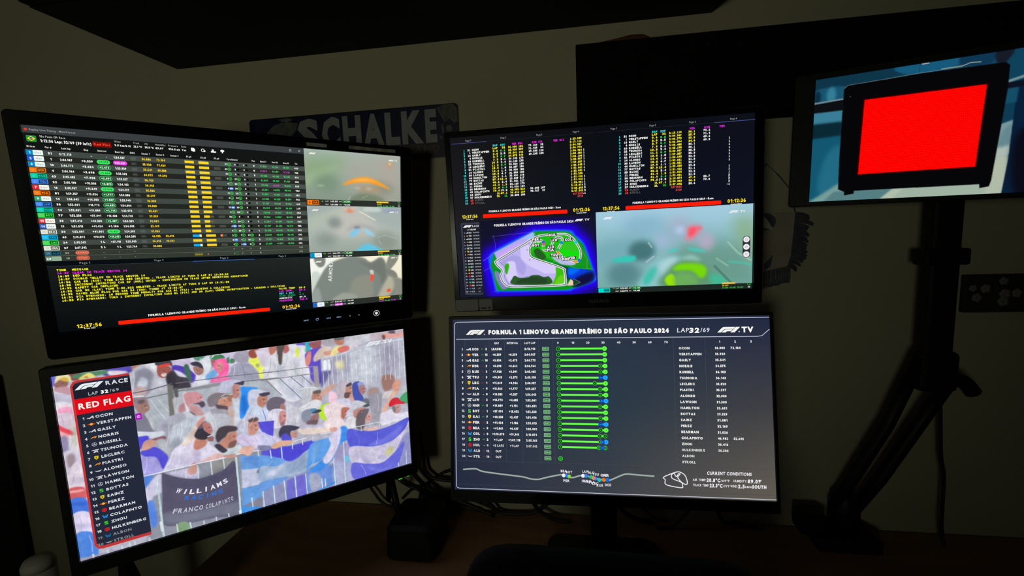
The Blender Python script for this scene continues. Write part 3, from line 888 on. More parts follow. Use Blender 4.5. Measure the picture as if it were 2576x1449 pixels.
V2.line([(1745, 600), (1770, 640)], 4, (190, 200, 190), 3, .7)
V3 = Picture((1279, 720, 1920, 1034), 220, 112, [(248, 242, 216), (234, 230, 204)], 1.3)
V3.poly([(1270, 715), (1440, 715), (1400, 840), (1330, 960), (1270, 1000)], (244, 246, 236), 8)
V3.poly([(1285, 830), (1335, 830), (1330, 960), (1280, 960)], (206, 216, 206), 8)
V3.poly([(1308, 715), (1372, 715), (1372, 770), (1340, 790), (1312, 760)], (130, 134, 128), 5)
V3.poly([(1835, 715), (1890, 715), (1890, 760), (1830, 830), (1800, 800)], (136, 138, 128), 5)
V3.poly([(1800, 820), (1870, 850), (1885, 900), (1820, 890)], (130, 132, 124), 5)
V3.poly([(1830, 900), (1930, 920), (1930, 1040), (1780, 1040)], (140, 140, 130), 8)
V3.poly([(1270, 1000), (1340, 850), (1400, 770), (1480, 735), (1560, 720), (1640, 735), (1690, 768), (1760, 735), (1800, 780), (1820, 900), (1860, 960), (1800, 1040), (1270, 1045)], (126, 134, 128), 7)
V3.poly([(1600, 760), (1690, 778), (1760, 745), (1790, 790), (1800, 900), (1770, 940), (1740, 860), (1660, 800)], (112, 118, 108), 12, .8)
V3.poly([(1560, 890), (1680, 860), (1700, 900), (1690, 1040), (1540, 1040)], (142, 144, 132), 14)
V3.poly([(1770, 960), (1830, 880), (1860, 960), (1810, 1040), (1740, 1040)], (180, 178, 156), 12)
V3.poly([(1270, 990), (1320, 930), (1340, 1040), (1270, 1045)], (150, 160, 156), 8)
V3.poly([(1410, 1040), (1480, 985), (1560, 1000), (1580, 1040)], (156, 162, 150), 10)
V3.poly([(1678, 830), (1705, 830), (1706, 864), (1690, 862)], (208, 206, 192), 4)
V3.poly([(1690, 862), (1708, 870), (1698, 908), (1682, 906)], (250, 80, 60), 3)
V3.poly([(1805, 985), (1830, 978), (1832, 1000), (1806, 1004)], (240, 90, 60), 4)
for v_, n_ in ((V1, 'video_orange_car'), (V2, 'video_wet_track'), (V3, 'video_cockpit')):
    v_.build(n_, PA, scr_a)
marks(22)
marks(390)
f1_logo(K, 1310, 744, 44, (240, 240, 226), 3)
tv_logo(K, 1836, 738, 62, (240, 240, 226), 3)
K.text('ARMORA', 1408, 818, 26, (222, 226, 222), 'c', 150, rot=math.radians(-84), w=BOLD)
caption(344, (255, 128, 20), 'PIA', '8', 0, '-0', '1:59.357', '1:24.088', '+1.777', '+13.026', 1, 0)
caption(702, (0, 160, 225), 'GAS', '3', 1, '+10', '2:06.773', '1:23.939', '+2.475', '+3.034', 1, 0)
caption(1053, (40, 110, 215), 'VER', '2', 1, '+15', '2:04.967', '1:23.439', '+0.559', '+0.559', 0, 1)
K.build('lettering', PA, scr_a)
# touch keys and power ring printed and lit in the lower bezel
for u, st, w in ((1231, 'INPUT', 32), (1377, 'AUTO', 30), (1447, 'MENU', 30)):
    K = Ink()
    K.text(st, u, 1156, 10, (120, 150, 190), 'c', w)
    tag(K.build('touch_key', PA, mon_a), 'lit touch key marked ' + st).location -= PA.n * .0042
K = Ink()
K.ring(1301, 1156, 9, 3, (110, 140, 180), 1)
K.rect(1302, 1147, 1311, 1152, (110, 140, 180), 1)
K.build('touch_key', PA, mon_a).location -= PA.n * .0042
for u, sg in ((1522, 1), (1590, -1)):
    K = Ink()
    K.poly([(u - 5 * sg, 1156), (u + 5 * sg, 1150), (u + 5 * sg, 1162)], (120, 140, 160), 1)
    K.build('touch_key', PA, mon_a).location -= PA.n * .0042
K = Ink()
K.ring(1716, 1157, 23, 4, (190, 190, 184), 1, 28)
K.disc(1716, 1157, 11, (216, 206, 206), 1)
K.disc(1716, 1157, 5, (255, 255, 250), 2)
K.build('power_button', PA, mon_a).location -= PA.n * .0042
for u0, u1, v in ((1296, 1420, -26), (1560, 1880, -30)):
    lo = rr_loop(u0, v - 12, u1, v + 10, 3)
    MB().loft([[PA.at(a, b, -.0049) for a, b in lo], [PA.at(a, b, -.0041) for a, b in lo]]).build('reflection_strip', M_REFLECTION, mon_a)  # pale strips standing in for reflections on the glossy upper bezel

# ------------------------------------------------------------------ monitor B: lower left television
mon_b = thing('television', 'lower left black television showing the rain-caped crowd and the RED FLAG panel', 'television', (-.55, .70, .85))
casing(PB, -42, -50, 1966, 1172, 16, .004, .016, .045, 240, 'casing', M_BLACK, mon_b)
scr_b = glass(PB, [[(120, 120, 130)] * 2] * 2, mon_b)
CROWD = Picture((0, 0, 1920, 1080), 740, 417, (186, 186, 202))
for row in """1 214 206 228 100 6 0 496 -2 834 -12 1081 -11 1069 138 821 130 496 130
0 88 66 185 100 3 0 516 37 546 37 592 68 623 115 623 146 591 153 553 114 515 80
0 72 112 96 100 3 0 571 47 594 47 601 142 577 128
0 90 150 118 100 3 0 623 2 679 -2 671 24 640 24
0 120 160 150 100 4 0 705 8 720 6 704 135 692 105
0 86 72 160 100 5 0 222 -1 314 0 331 15 329 36 217 40
0 190 135 115 100 3 0 327 6 361 -2 374 11 336 29
0 196 197 208 100 4 0 317 85 329 36 354 11 396 2 442 -1 451 46 456 95 496 134 499 174 476 196 377 192 320 179 314 122
0 146 146 162 100 8 0 344 43 374 28 409 34 434 61 415 105 394 183 367 190 335 157
0 200 205 218 100 6 0 361 81 392 91 387 138 344 137
0 196 168 168 100 6 0 340 128 386 146 373 184 332 178
0 225 226 232 100 8 0 389 5 439 -1 446 59 434 82 416 35
0 165 98 88 100 3 0 450 24 493 30 512 53 502 91 465 99 443 75
0 74 70 84 100 3 0 438 2 466 -5 509 -1 516 39 494 19 448 22
0 228 74 58 100 2 0 448 24 474 18 505 16 503 29 452 34
0 238 220 214 100 2 0 461 74 485 74 482 92 463 90
0 216 216 228 100 4 0 520 64 551 78 578 117 539 116
0 70 65 76 100 4 0 483 88 516 63 540 103 580 124 593 172 588 186 546 184 511 188 499 174 482 136
0 60 56 66 100 6 0 485 101 515 80 529 145 518 223 491 182
0 222 224 232 100 4 0 645 33 668 15 698 5 706 71 683 122 656 146 633 117 662 81
0 168 126 116 100 2 0 617 60 660 63 664 100 640 118 621 98
0 68 66 80 100 2 0 604 34 635 29 658 49 663 79 635 59 615 51
0 222 222 232 100 5 0 628 116 672 129 705 89 724 102 703 149 658 194 597 185 616 145
0 126 182 230 100 4 0 674 125 696 106 725 89 737 118 699 155 670 151
0 170 104 104 100 3 0 710 31 742 28 737 77 715 78
0 64 134 88 100 2 0 716 14 746 0 775 17 776 34 721 33
2 235 225 225 100 2 5.1 715 18 726 4 753 3
0 252 106 172 100 3 0 716 73 732 39 766 31 792 50 795 106 784 141 804 173 704 176 701 153 741 133 721 97
0 222 150 152 100 4 0 731 65 753 51 769 78 761 109 743 117 730 94
0 240 128 182 100 5 0 698 166 737 141 782 141 800 170 704 176
0 80 130 100 100 3 0 794 34 802 31 804 66 795 64
0 80 130 100 100 4 0 810 44 828 49 827 70 806 71
0 166 163 180 100 4 0 827 28 844 6 872 -2 897 -2 911 26 901 79 864 82 828 56
0 166 166 186 100 4 0 801 126 818 85 865 77 910 94 939 133 961 204 950 236 795 171
2 140 140 160 100 5 4.4 864 82 875 140 874 187
0 236 246 108 100 3 0 904 70 929 55 986 50 1019 75 1006 126 978 150 984 199 957 201 953 155 932 117
0 160 84 68 100 3 0 913 8 964 -1 961 37 945 60 914 49
0 170 180 110 100 5 0 941 102 960 101 960 123 944 122
0 192 130 108 100 3 0 1029 0 1081 -4 1078 27 1054 50 1032 40
0 216 218 224 100 4 0 971 226 1002 154 1021 71 1052 52 1095 35 1072 306 1000 271
0 180 186 194 100 6 0 373 195 498 183 595 186 740 188 1061 224 1051 350 732 279 476 334 395 402 376 331
1 222 212 226 100 5 0 944 11 1015 2 1244 6 1410 10 1401 130 977 130
0 112 180 140 100 3 0 1234 0 1266 -2 1260 68 1237 64
0 60 184 222 100 2 0 1248 1 1269 -2 1273 54 1249 53
0 110 90 200 100 3 0 1187 4 1237 4 1235 27 1199 27
0 106 86 206 100 4 0 1232 90 1278 55 1342 47 1330 140 1323 293 1283 301 1245 233 1232 155
0 160 96 102 100 3 0 1262 14 1306 4 1346 4 1332 47 1288 53
0 192 128 112 100 3 0 1027 5 1075 4 1053 49 1030 53
0 224 224 232 100 4 0 989 142 1012 79 1069 42 1115 39 1136 0 1182 12 1242 27 1231 74 1238 134 1253 191 1247 267 1174 393 1092 375 1012 236 975 212
0 192 196 208 100 12 0 1044 131 1105 153 1102 302 1056 255
0 196 200 210 100 14 0 1161 99 1191 126 1176 253 1150 226
0 204 208 222 100 10 0 1104 227 1244 244 1215 369 1106 367
0 190 112 112 100 3 0 1105 6 1134 -1 1140 43 1111 57
0 96 86 80 100 4 0 1073 -4 1118 -2 1102 52 1090 124 1074 124 1070 63
0 222 236 88 100 3 0 1180 39 1198 36 1201 69 1194 97 1180 87
0 222 142 132 100 3 0 1232 133 1252 77 1273 74 1266 139 1241 170
0 176 172 182 100 4 0 1344 11 1376 -2 1423 12 1425 51 1381 56 1348 36
0 222 206 192 100 4 0 1285 121 1316 72 1357 48 1408 76 1405 114 1362 118 1295 147
0 215 160 140 100 4 0 1354 89 1404 86 1405 111 1362 115
0 192 132 112 100 3 0 1430 3 1489 -1 1485 54 1438 43
0 104 112 112 100 3 0 1430 -1 1494 -5 1487 17 1435 16
0 240 226 160 100 4 0 1393 134 1404 92 1437 58 1490 72 1446 110 1429 160 1398 166
0 206 206 214 100 4 0 1505 41 1545 2 1604 -7 1686 -4 1693 46 1582 75 1509 61
0 222 212 222 100 4 0 1519 68 1572 62 1581 86 1528 95
0 222 122 112 100 3 0 1444 81 1488 65 1525 79 1509 103 1464 110
0 200 185 195 100 6 0 1691 0 1786 -4 1920 -3 1918 38 1692 58
0 100 90 110 100 6 0 1809 5 1855 5 1853 29 1813 26
0 228 168 158 100 3 0 1761 39 1785 18 1877 32 1913 22 1919 56 1863 60 1811 52 1782 57
0 130 90 82 100 4 0 1761 24 1783 35 1777 65 1761 52
1 186 188 202 100 3 0 1331 129 1453 122 1581 92 1915 76 1930 416 1699 464 1321 393
0 166 162 186 100 14 0 1373 169 1424 167 1419 301 1366 324
0 232 224 176 100 10 0 1424 167 1490 173 1476 222 1435 225
0 150 146 170 70 14 0 1430 146 1514 138 1516 263 1484 268 1479 188
0 205 210 220 100 20 0 1536 130 1678 108 1699 298 1541 360
0 168 164 184 100 18 0 1754 143 1849 105 1860 292 1765 322
0 164 126 116 100 8 0 1738 341 1822 345 1828 431 1751 457
0 170 140 130 80 8 0 1634 420 1702 417 1709 478 1636 474
0 238 242 248 100 3 0 1344 156 1365 152 1365 223 1344 228
0 238 242 248 100 3 0 1375 153 1389 153 1387 222 1374 225
0 60 60 130 60 8 0 1324 227 1389 228 1388 239 1320 337
2 226 230 236 85 2 3.6 1340 136 1336 357
2 226 230 236 85 2 3.6 1372 133 1367 358
2 226 230 236 85 2 3.6 1403 131 1398 359
2 226 230 236 85 2 3.6 1435 128 1430 360
2 226 230 236 85 2 3.6 1467 125 1462 361
2 226 230 236 85 2 3.6 1499 122 1494 362
2 226 230 236 85 2 3.6 1532 119 1527 363
2 226 230 236 85 2 3.6 1565 116 1560 364
2 226 230 236 85 2 3.6 1599 113 1594 365
2 226 230 236 85 2 3.6 1633 111 1627 366
2 226 230 236 85 2 3.6 1667 108 1661 367
2 226 230 236 85 2 3.6 1701 105 1696 368
2 226 230 236 85 2 3.6 1736 101 1731 369
2 226 230 236 85 2 3.6 1772 98 1766 370
2 226 230 236 85 2 3.6 1807 95 1802 372
2 226 230 236 85 2 3.6 1844 92 1838 373
2 226 230 236 85 2 3.6 1880 89 1874 374
2 226 230 236 85 2 3.6 1917 86 1911 375
2 205 208 216 100 3 8.7 1336 132 1453 125 1581 95 1921 77
2 168 170 182 80 3 3.2 1340 144 1452 133 1580 103 1920 89
2 136 133 146 100 3 5.2 988 215 1072 338
2 136 133 146 100 3 5.2 1068 220 1185 385
2 136 133 146 100 3 5.2 1132 222 1218 326
2 136 133 146 100 3 5.2 1198 224 1259 302
2 148 142 150 100 2 5.2 966 165 1108 174 1281 179
2 150 146 152 100 2 5.9 961 216 1104 222 1277 228
1 168 164 164 100 3 0 1278 174 1308 181 1308 334 1277 328
2 120 116 124 100 2 4.8 522 144 781 152 1066 173
2 128 130 136 100 2 7 379 205 524 195 740 191 1062 217
0 150 150 156 100 3 0 573 190 741 184 739 202 586 204
2 104 100 110 100 2 5.9 324 163 403 159 502 142
1 118 120 112 100 3 0 481 144 509 154 498 344 473 338
0 96 96 96 100 3 0 510 177 527 176 525 234 511 226
2 215 222 222 80 4 3.7 394 213 421 281 459 366
2 215 222 222 70 4 2.9 430 217 449 269 475 311
2 200 208 208 70 4 2.9 381 280 414 350 441 414
0 152 136 142 100 4 0 318 192 349 183 373 195 384 228 372 251 328 259 317 235
0 166 130 120 100 3 0 344 232 377 227 387 264 378 284 354 293 332 279 329 254
0 110 92 96 100 5 0 343 210 368 212 362 232 338 228
0 226 226 232 100 3 0 316 182 358 183 370 193 319 189
0 134 134 150 100 4 0 319 321 357 292 384 347 399 412 312 389
0 196 200 204 100 5 0 367 294 386 325 402 404 389 400 375 344
0 176 176 194 100 5 0 425 410 446 362 489 337 517 335 501 430
0 196 196 202 100 4 0 499 237 527 233 558 245 554 294 540 322 507 335 499 295
0 192 140 146 100 4 0 529 284 554 276 550 329 524 333 520 309
0 206 208 216 100 4 0 472 432 486 377 516 344 563 328 612 377 669 358 699 431 710 495
0 198 152 152 100 4 0 573 299 605 301 632 340 637 369 613 372 580 337
0 222 224 230 100 4 0 549 222 567 215 562 269 570 330 557 326
0 208 150 156 100 3 0 553 222 575 212 613 216 641 241 646 265 621 287 585 288 566 301 556 263
0 96 80 96 100 3 0 594 290 621 287 643 283 653 303 648 316 632 322 620 300
0 80 78 86 100 3 0 570 330 593 353 615 386 589 357
0 186 182 188 100 5 0 672 248 691 238 729 223 731 251
0 134 124 130 100 4 0 665 278 690 252 731 246 771 258 792 288 743 282 726 306 705 325 672 326
0 208 152 130 100 3 0 725 292 769 288 793 331 772 352 738 335 723 317
0 176 120 100 100 3 0 768 292 800 276 806 296 785 320
2 246 232 196 100 2 3.3 739 274 763 262 785 272 805 272
0 98 82 88 100 4 0 704 320 738 332 765 346 763 371 723 369
0 164 162 172 100 4 0 674 345 718 351 763 371 766 419 752 473 709 481 693 411
0 208 178 166 100 3 0 774 350 798 389 791 449 767 477 768 382
0 208 212 220 100 5 0 795 298 821 299 837 341 830 445 789 482 799 380
0 196 196 220 100 3 0 729 223 748 185 790 176 839 187 855 207 814 215 799 247 771 258 731 247
0 192 140 132 100 3 0 806 218 841 216 842 266 824 298 802 295
0 74 70 94 100 2 0 812 205 854 200 869 200 860 225 829 212
0 58 150 242 100 3 0 846 238 882 240 941 263 897 292 877 331 880 414 828 442 832 349 846 286
0 40 120 215 100 8 0 848 305 867 314 868 396 838 418
0 202 214 234 100 3 0 821 524 848 444 886 372 934 378 955 407 981 399 984 483 969 564
0 208 212 230 100 3 0 879 303 891 272 916 264 966 282 990 303 952 304 931 329 926 381 886 372
0 192 136 116 100 3 0 932 329 951 314 984 315 985 360 956 395 930 372
0 80 74 90 100 2 0 944 302 997 301 1003 318 963 324
2 110 100 190 100 3 2.9 955 412 966 474 964 528
0 114 106 120 100 3 0 980 376 1008 345 1048 345 1088 374 1081 399 1060 421 1044 444 987 425
0 172 122 116 100 3 0 1057 407 1077 397 1086 444 1063 446
0 196 198 204 100 3 0 1180 317 1238 313 1288 333 1307 351 1264 358 1255 412 1229 433 1191 427 1195 371
2 230 232 236 100 2 4 1180 321 1238 320 1286 332
0 196 142 126 100 3 0 1261 363 1303 364 1317 414 1300 441 1256 431
0 110 95 90 100 4 0 1264 355 1307 351 1312 374 1273 374
0 216 168 152 100 4 0 1309 382 1350 343 1401 328 1402 354 1357 381 1325 402
0 236 200 216 100 4 0 1366 386 1388 378 1418 403 1410 458 1366 465
0 212 210 232 100 4 0 1402 462 1440 442 1491 453 1506 503 1501 583 1436 567
0 198 188 198 100 3 0 1417 360 1437 328 1479 327 1518 344 1488 355 1475 398 1461 441 1422 432
0 202 152 132 100 3 0 1485 360 1515 349 1529 404 1512 426 1478 421 1475 392
0 112 88 84 100 3 0 1471 408 1510 416 1497 449 1465 445
0 90 80 84 100 3 0 1483 354 1515 340 1519 361 1487 369
0 218 168 158 100 3 0 1504 428 1531 427 1533 475 1500 475
0 76 90 176 100 3 0 1522 379 1536 347 1575 345 1567 388 1575 425 1595 471 1588 501 1532 477
0 156 164 212 100 4 0 1561 354 1595 354 1616 387 1571 385
0 178 132 132 100 3 0 1570 382 1605 380 1617 417 1595 450 1574 425
0 172 172 182 100 4 0 1646 583 1705 621 1707 718 1629 668
0 162 160 170 100 3 0 1627 484 1654 457 1699 457 1733 477 1722 553 1706 633 1650 596 1632 538
0 112 120 130 100 4 0 1585 498 1608 479 1632 496 1630 531
0 212 206 206 100 5 0 1730 506 1756 464 1808 472 1805 517
0 192 197 202 100 3 0 1806 499 1848 487 1925 448 1925 491 1863 533
0 76 172 118 100 3 0 1860 538 1922 497 1923 587 1884 575
0 226 182 162 100 3 0 1721 595 1763 538 1808 472 1835 457 1857 486 1811 509 1772 570 1748 625
0 218 162 142 100 4 0 1809 427 1851 384 1878 402 1869 452 1831 477
0 228 224 238 100 4 0 1708 628 1746 616 1805 608 1861 653 1919 657 1915 710 1798 711 1711 713
0 192 152 152 100 3 0 1800 589 1861 585 1857 643 1814 644
0 130 130 130 100 4 0 1800 589 1818 587 1827 632 1809 634
0 216 46 62 100 2 0 1777 561 1804 528 1847 528 1868 559 1898 575 1891 587 1830 578 1783 586
0 186 232 56 100 3 0 1282 473 1321 460 1369 461 1342 476 1328 512 1334 582 1298 553 1286 508
0 222 224 228 100 4 0 1150 464 1230 425 1274 415 1314 442 1285 497 1225 488
0 234 217 220 100 3 0 1323 477 1376 466 1417 464 1458 492 1484 521 1444 517 1436 567 1423 604 1366 601 1333 559
2 245 235 238 80 4 3.6 1365 470 1371 528 1393 580
0 192 122 102 100 3 0 1437 527 1456 513 1494 528 1471 552 1450 602 1432 598
0 240 225 228 100 6 0 1327 580 1419 580 1457 630 1453 681 1321 646
0 228 228 230 100 4 0 1458 625 1492 592 1536 609 1531 679 1465 673
0 206 206 216 100 3 0 1499 530 1515 493 1548 482 1591 505 1624 536 1583 532 1528 543 1516 587 1492 595
0 196 142 132 100 3 0 1521 556 1582 544 1609 562 1571 583 1541 614 1518 596
0 86 96 98 100 2 0 1587 533 1627 524 1633 544 1604 548
0 218 168 168 100 3 0 1602 608 1634 598 1644 642 1620 669 1593 656
0 112 102 108 100 4 0 1528 648 1546 582 1581 561 1627 565 1620 594 1598 631 1584 704 1536 698
0 206 206 216 100 3 0 1074 565 1094 451 1100 403 1134 428 1175 464 1170 519 1152 586
2 238 238 242 100 3 3.6 1099 405 1092 478 1079 556
0 224 222 236 100 3 0 982 451 1010 424 1055 430 1089 452 1054 448 1043 492 1051 554 1008 554 981 504
0 208 148 148 100 3 0 1052 454 1081 450 1087 503 1069 545 1050 546 1041 503
0 150 110 120 100 5 0 1051 527 1075 522 1068 548 1052 549
0 162 122 122 100 3 0 1221 531 1281 515 1286 553 1265 596 1217 589 1197 556
0 112 98 104 100 4 0 1214 557 1274 558 1263 599 1221 590
0 146 152 170 100 3 0 1178 520 1191 480 1236 472 1274 482 1272 507 1242 514 1230 545 1190 559
0 76 150 182 100 3 0 1240 477 1274 482 1275 503 1248 503
0 78 78 94 100 2 0 1242 508 1283 489 1308 502 1284 514
0 172 174 186 100 6 0 396 484 427 421 443 381 488 348 541 334 555 455 519 558 422 641 407 659
0 196 204 214 100 6 0 456 501 482 413 537 377 599 364 649 400 689 462 686 548 569 584 485 559
0 160 166 176 100 12 0 455 512 510 477 520 547 475 568
0 190 192 200 100 6 0 678 384 742 388 785 434 753 472 701 476
0 176 170 232 100 4 0 316 554 373 543 399 612 414 673 315 680
0 90 84 216 100 3 0 318 522 373 504 414 533 442 586 422 644 408 651 387 575 336 552
0 90 82 222 100 3 0 314 420 349 424 371 450 342 463 334 494 315 499
0 218 168 152 100 3 0 340 468 378 457 403 469 382 502 352 516 326 510
0 144 92 102 100 3 0 378 458 428 453 445 463 434 478 397 470
0 216 222 232 100 3 0 314 394 390 417 431 421 439 446 370 452 364 431 314 424
0 186 190 196 100 6 0 396 478 434 472 452 550 437 568
0 224 218 237 100 4 0 413 661 446 604 477 546 523 522 568 504 593 522 635 551 677 595 712 637 709 675 605 675 536 746 410 694
0 206 200 226 100 14 0 438 647 497 608 547 635 505 702 446 694
0 200 192 218 100 12 0 560 587 587 589 599 650 562 662
0 226 208 198 100 4 0 511 536 554 471 588 430 607 429 608 463 577 515 548 535
0 216 150 140 100 3 0 595 429 619 391 644 384 630 423 610 449
0 202 138 118 100 4 0 587 512 631 521 636 563 587 585 569 564
0 64 60 72 100 3 0 580 493 599 454 624 432 634 470 662 501 657 517 632 530 598 518
0 112 100 110 100 4 0 600 450 630 418 648 416 636 448
0 198 132 126 100 3 0 628 426 660 428 675 475 663 504 638 474
0 160 112 112 100 3 0 645 519 676 523 669 552 645 542
2 240 240 246 100 1 5.9 647 515 662 512
0 206 216 220 100 4 0 710 637 768 618 812 613 813 655 778 669 716 668
0 200 144 126 100 3 0 704 570 738 539 768 512 793 515 799 561 785 605 759 618 717 612 694 585
0 132 98 92 100 4 0 755 585 793 580 780 617 747 619
0 78 70 76 100 4 0 685 527 706 478 749 470 800 489 800 515 758 516 737 541 718 551 695 568
0 70 66 78 100 3 0 675 586 697 577 726 612 739 633 710 640
1 106 90 216 100 2 0 916 489 1013 502 998 613 948 584 923 522
0 218 208 236 100 4 0 795 557 842 546 869 574 930 564 999 597 1031 650 963 655 911 671 863 648 806 602
0 198 198 218 100 3 0 829 468 852 431 883 419 917 449 929 488 869 461 863 537 843 561 824 526
0 206 150 132 100 3 0 871 473 913 464 925 517 907 556 875 567 862 536
0 110 86 80 100 4 0 869 461 914 454 922 477 877 481
0 138 138 164 100 4 0 910 646 983 664 980 692 915 681
1 150 153 166 100 4 0 315 680 414 673 579 673 730 678 812 672 1021 703 988 1097 365 1087 299 1072
0 200 196 222 100 6 0 421 686 498 688 577 690 569 769 485 735
0 150 150 150 100 6 0 649 689 777 680 782 730 660 769
0 228 188 184 100 4 0 586 669 625 653 673 636 711 649 708 680 651 675
0 206 156 146 100 4 0 527 697 562 660 579 691 565 730 533 731
0 94 140 226 100 4 0 318 675 361 683 333 741 317 741
0 206 202 226 100 4 0 313 762 357 705 396 683 416 752 394 796 350 814 324 867 314 829
0 94 140 226 100 4 0 317 847 349 845 352 979 323 996
0 94 90 114 100 3 0 402 686 421 692 485 736 569 770 637 769 708 756 775 726 774 1043 775 1090 634 1055 499 1039 381 1006 388 856
0 122 124 142 100 16 0 389 930 506 968 778 996 775 1087 634 1053 499 1037 383 1004
0 84 82 108 70 18 0 420 697 484 744 569 777 757 746 756 806 563 837 420 782
0 134 166 126 100 3 0 448 1022 495 1035 496 1091 446 1092
2 206 222 226 90 2 6.8 441 1026 442 1098
2 206 222 226 90 2 6.8 506 1039 509 1093
2 206 222 226 90 2 6.8 575 1055 575 1099
2 206 222 226 90 2 6.8 640 1054 641 1094
2 206 222 226 90 2 6.8 707 1055 708 1093
2 206 222 226 90 2 6.8 514 705 515 745
2 206 222 226 90 2 6.8 578 687 575 768
2 206 222 226 90 2 6.8 646 679 646 767
2 206 222 226 90 2 6.8 712 670 713 747
2 190 212 218 100 2 10.9 376 700 375 851 372 1096
2 220 230 236 100 3 13.6 368 985 370 1038
1 110 164 226 100 3 0 805 689 907 713 1023 738 1015 833 801 787
0 100 90 215 100 4 0 929 689 1027 698 1022 753 936 734
1 198 203 226 100 3 0 802 784 1016 827 1010 891 889 918 795 911
1 108 164 226 100 3 0 794 911 889 917 1011 885 1002 987 881 1011 784 1038
0 92 106 116 100 4 0 887 827 903 805 919 810 937 801 937 827 906 853
0 90 130 200 50 8 0 828 707 901 723 891 782 843 755
1 142 140 156 100 4 0 784 1041 840 1018 1003 984 994 1092 779 1089
0 76 152 228 100 3 0 783 1036 876 1067 907 1099 779 1095
2 206 226 232 90 2 6.8 842 994 843 1056
2 206 226 232 90 2 6.8 905 966 905 1086
2 206 226 232 90 2 6.8 973 958 974 1091
2 206 226 232 90 2 6.8 904 687 906 719
2 206 226 232 90 2 6.8 975 702 976 746
2 200 222 228 100 2 10.4 780 693 777 892 772 1086
2 222 234 240 100 3 13.6 770 1060 772 1095
2 226 230 238 100 2 6.3 316 672 414 673 579 673 730 678 812 672 910 682
2 250 250 252 100 2 5.4 692 674 735 675
2 250 250 252 100 2 5.4 782 673 816 674
0 228 182 166 100 3 0 794 661 830 634 876 642 878 674 849 703 825 684
0 206 160 150 100 3 0 710 660 774 667 783 689 734 682
1 150 154 192 100 4 0 912 891 1161 888 1488 927 1920 976 1912 1097 894 1097
1 92 84 216 100 2 0 918 491 1010 502 999 610 958 581
0 208 206 236 100 4 0 930 568 967 586 1030 644 1020 668 987 685 922 657
0 134 134 168 100 4 0 923 652 983 674 977 693 920 688
0 84 78 210 100 5 0 977 696 1105 703 1239 705 1202 767 1038 779 971 758
0 112 166 230 100 4 0 917 722 996 754 1057 796 1015 819 911 795
0 168 188 216 100 4 0 910 798 1005 822 1082 798 1192 765 1230 757 1221 870 1159 915 1057 915 901 902
0 150 170 200 100 12 0 1065 822 1180 785 1183 883 1079 898
0 200 206 226 100 8 0 934 858 1014 830 1049 823 981 879
0 112 160 226 100 4 0 901 905 1057 915 1014 946 895 971
0 84 78 216 100 4 0 1044 698 1098 716 1133 734 1229 712 1183 762 1127 802 1081 810 1047 782
0 100 166 235 100 4 0 1224 725 1346 713 1365 753 1281 858 1215 875 1180 922 1193 825
0 126 176 232 100 10 0 1236 741 1280 729 1251 818 1217 845
0 112 150 222 100 4 0 1190 922 1276 918 1357 931 1357 1045 1288 1047 1227 1057 1179 1060
0 72 150 236 100 4 0 1415 662 1462 662 1469 750 1419 780 1374 855 1303 921 1231 938 1207 906 1292 855 1375 768
0 222 216 240 100 4 0 1339 715 1371 679 1409 656 1424 671 1417 730 1385 821 1322 897 1288 870 1328 804 1348 760
0 166 160 200 100 8 0 1369 853 1431 771 1483 836 1483 925 1426 997 1367 953
0 120 196 226 100 6 0 1434 879 1480 886 1485 939 1436 930
0 176 180 214 100 10 0 1364 915 1487 952 1500 1092 1357 1089
1 122 116 214 100 4 0 1111 932 1169 932 1170 1084 1104 1085
1 116 116 206 100 4 0 1050 942 1105 932 1095 1088 1043 1091
0 176 182 206 100 8 0 1194 947 1256 962 1266 1046 1200 1067
0 70 150 230 100 3 0 1231 1087 1287 1062 1357 1045 1353 1062
0 150 152 200 100 8 0 1827 895 1922 827 1913 1084 1808 1085
0 94 98 216 100 3 0 1470 686 1562 718 1680 742 1805 730 1918 704 1895 780 1801 848 1641 864 1479 824
0 118 122 226 100 10 0 1613 835 1737 811 1868 753 1798 847 1641 863
0 208 202 226 100 3 0 1477 822 1641 863 1771 863 1909 773 1916 735 1862 851 1791 955 1693 1011 1585 984 1481 952
0 184 180 212 100 8 0 1552 856 1571 926 1621 987 1573 976 1543 905
0 190 186 216 100 8 0 1667 942 1740 957 1794 913 1765 958 1694 990
0 206 204 150 100 8 0 1726 930 1769 898 1789 938 1741 967
0 108 110 220 100 3 0 1480 950 1585 983 1693 1009 1791 957 1876 889 1820 1052 1757 1079 1502 1087
0 128 130 228 100 10 0 1590 997 1671 1056 1759 1050 1720 1077 1628 1055
2 208 232 238 90 2 6.4 909 972 906 1086
2 208 232 238 90 2 6.4 972 953 971 1089
2 208 232 238 90 2 6.4 1037 939 1038 1091
2 208 232 238 90 2 6.4 1104 925 1103 1089
2 208 232 238 90 2 6.4 1171 934 1170 1088
2 208 232 238 90 2 6.4 1359 875 1357 1092
2 208 232 238 90 2 6.4 1434 772 1425 1088
2 208 232 238 90 2 6.4 1817 1047 1819 1083
2 208 232 238 90 2 6.4 1884 972 1882 1075
2 208 232 238 90 2 6.4 974 701 975 754
2 208 232 238 90 2 6.4 1040 697 1039 774
2 208 232 238 90 2 6.4 1270 1000 1270 1069
2 208 232 238 90 2 6.4 1292 1007 1292 1064
2 226 236 240 100 2 5.5 1105 680 1148 674 1197 674
2 226 236 240 100 2 5.1 1108 678 1106 728
2 226 236 240 100 2 4.7 1170 680 1170 716
2 226 236 240 100 2 4.7 1237 680 1236 711
2 226 236 240 100 2 5.1 1287 670 1354 676
2 214 224 232 100 2 5.5 1480 680 1594 682 1745 685 1911 694
2 220 228 234 80 2 4.7 1563 684 1563 722
2 220 228 234 80 2 4.7 1627 687 1626 726
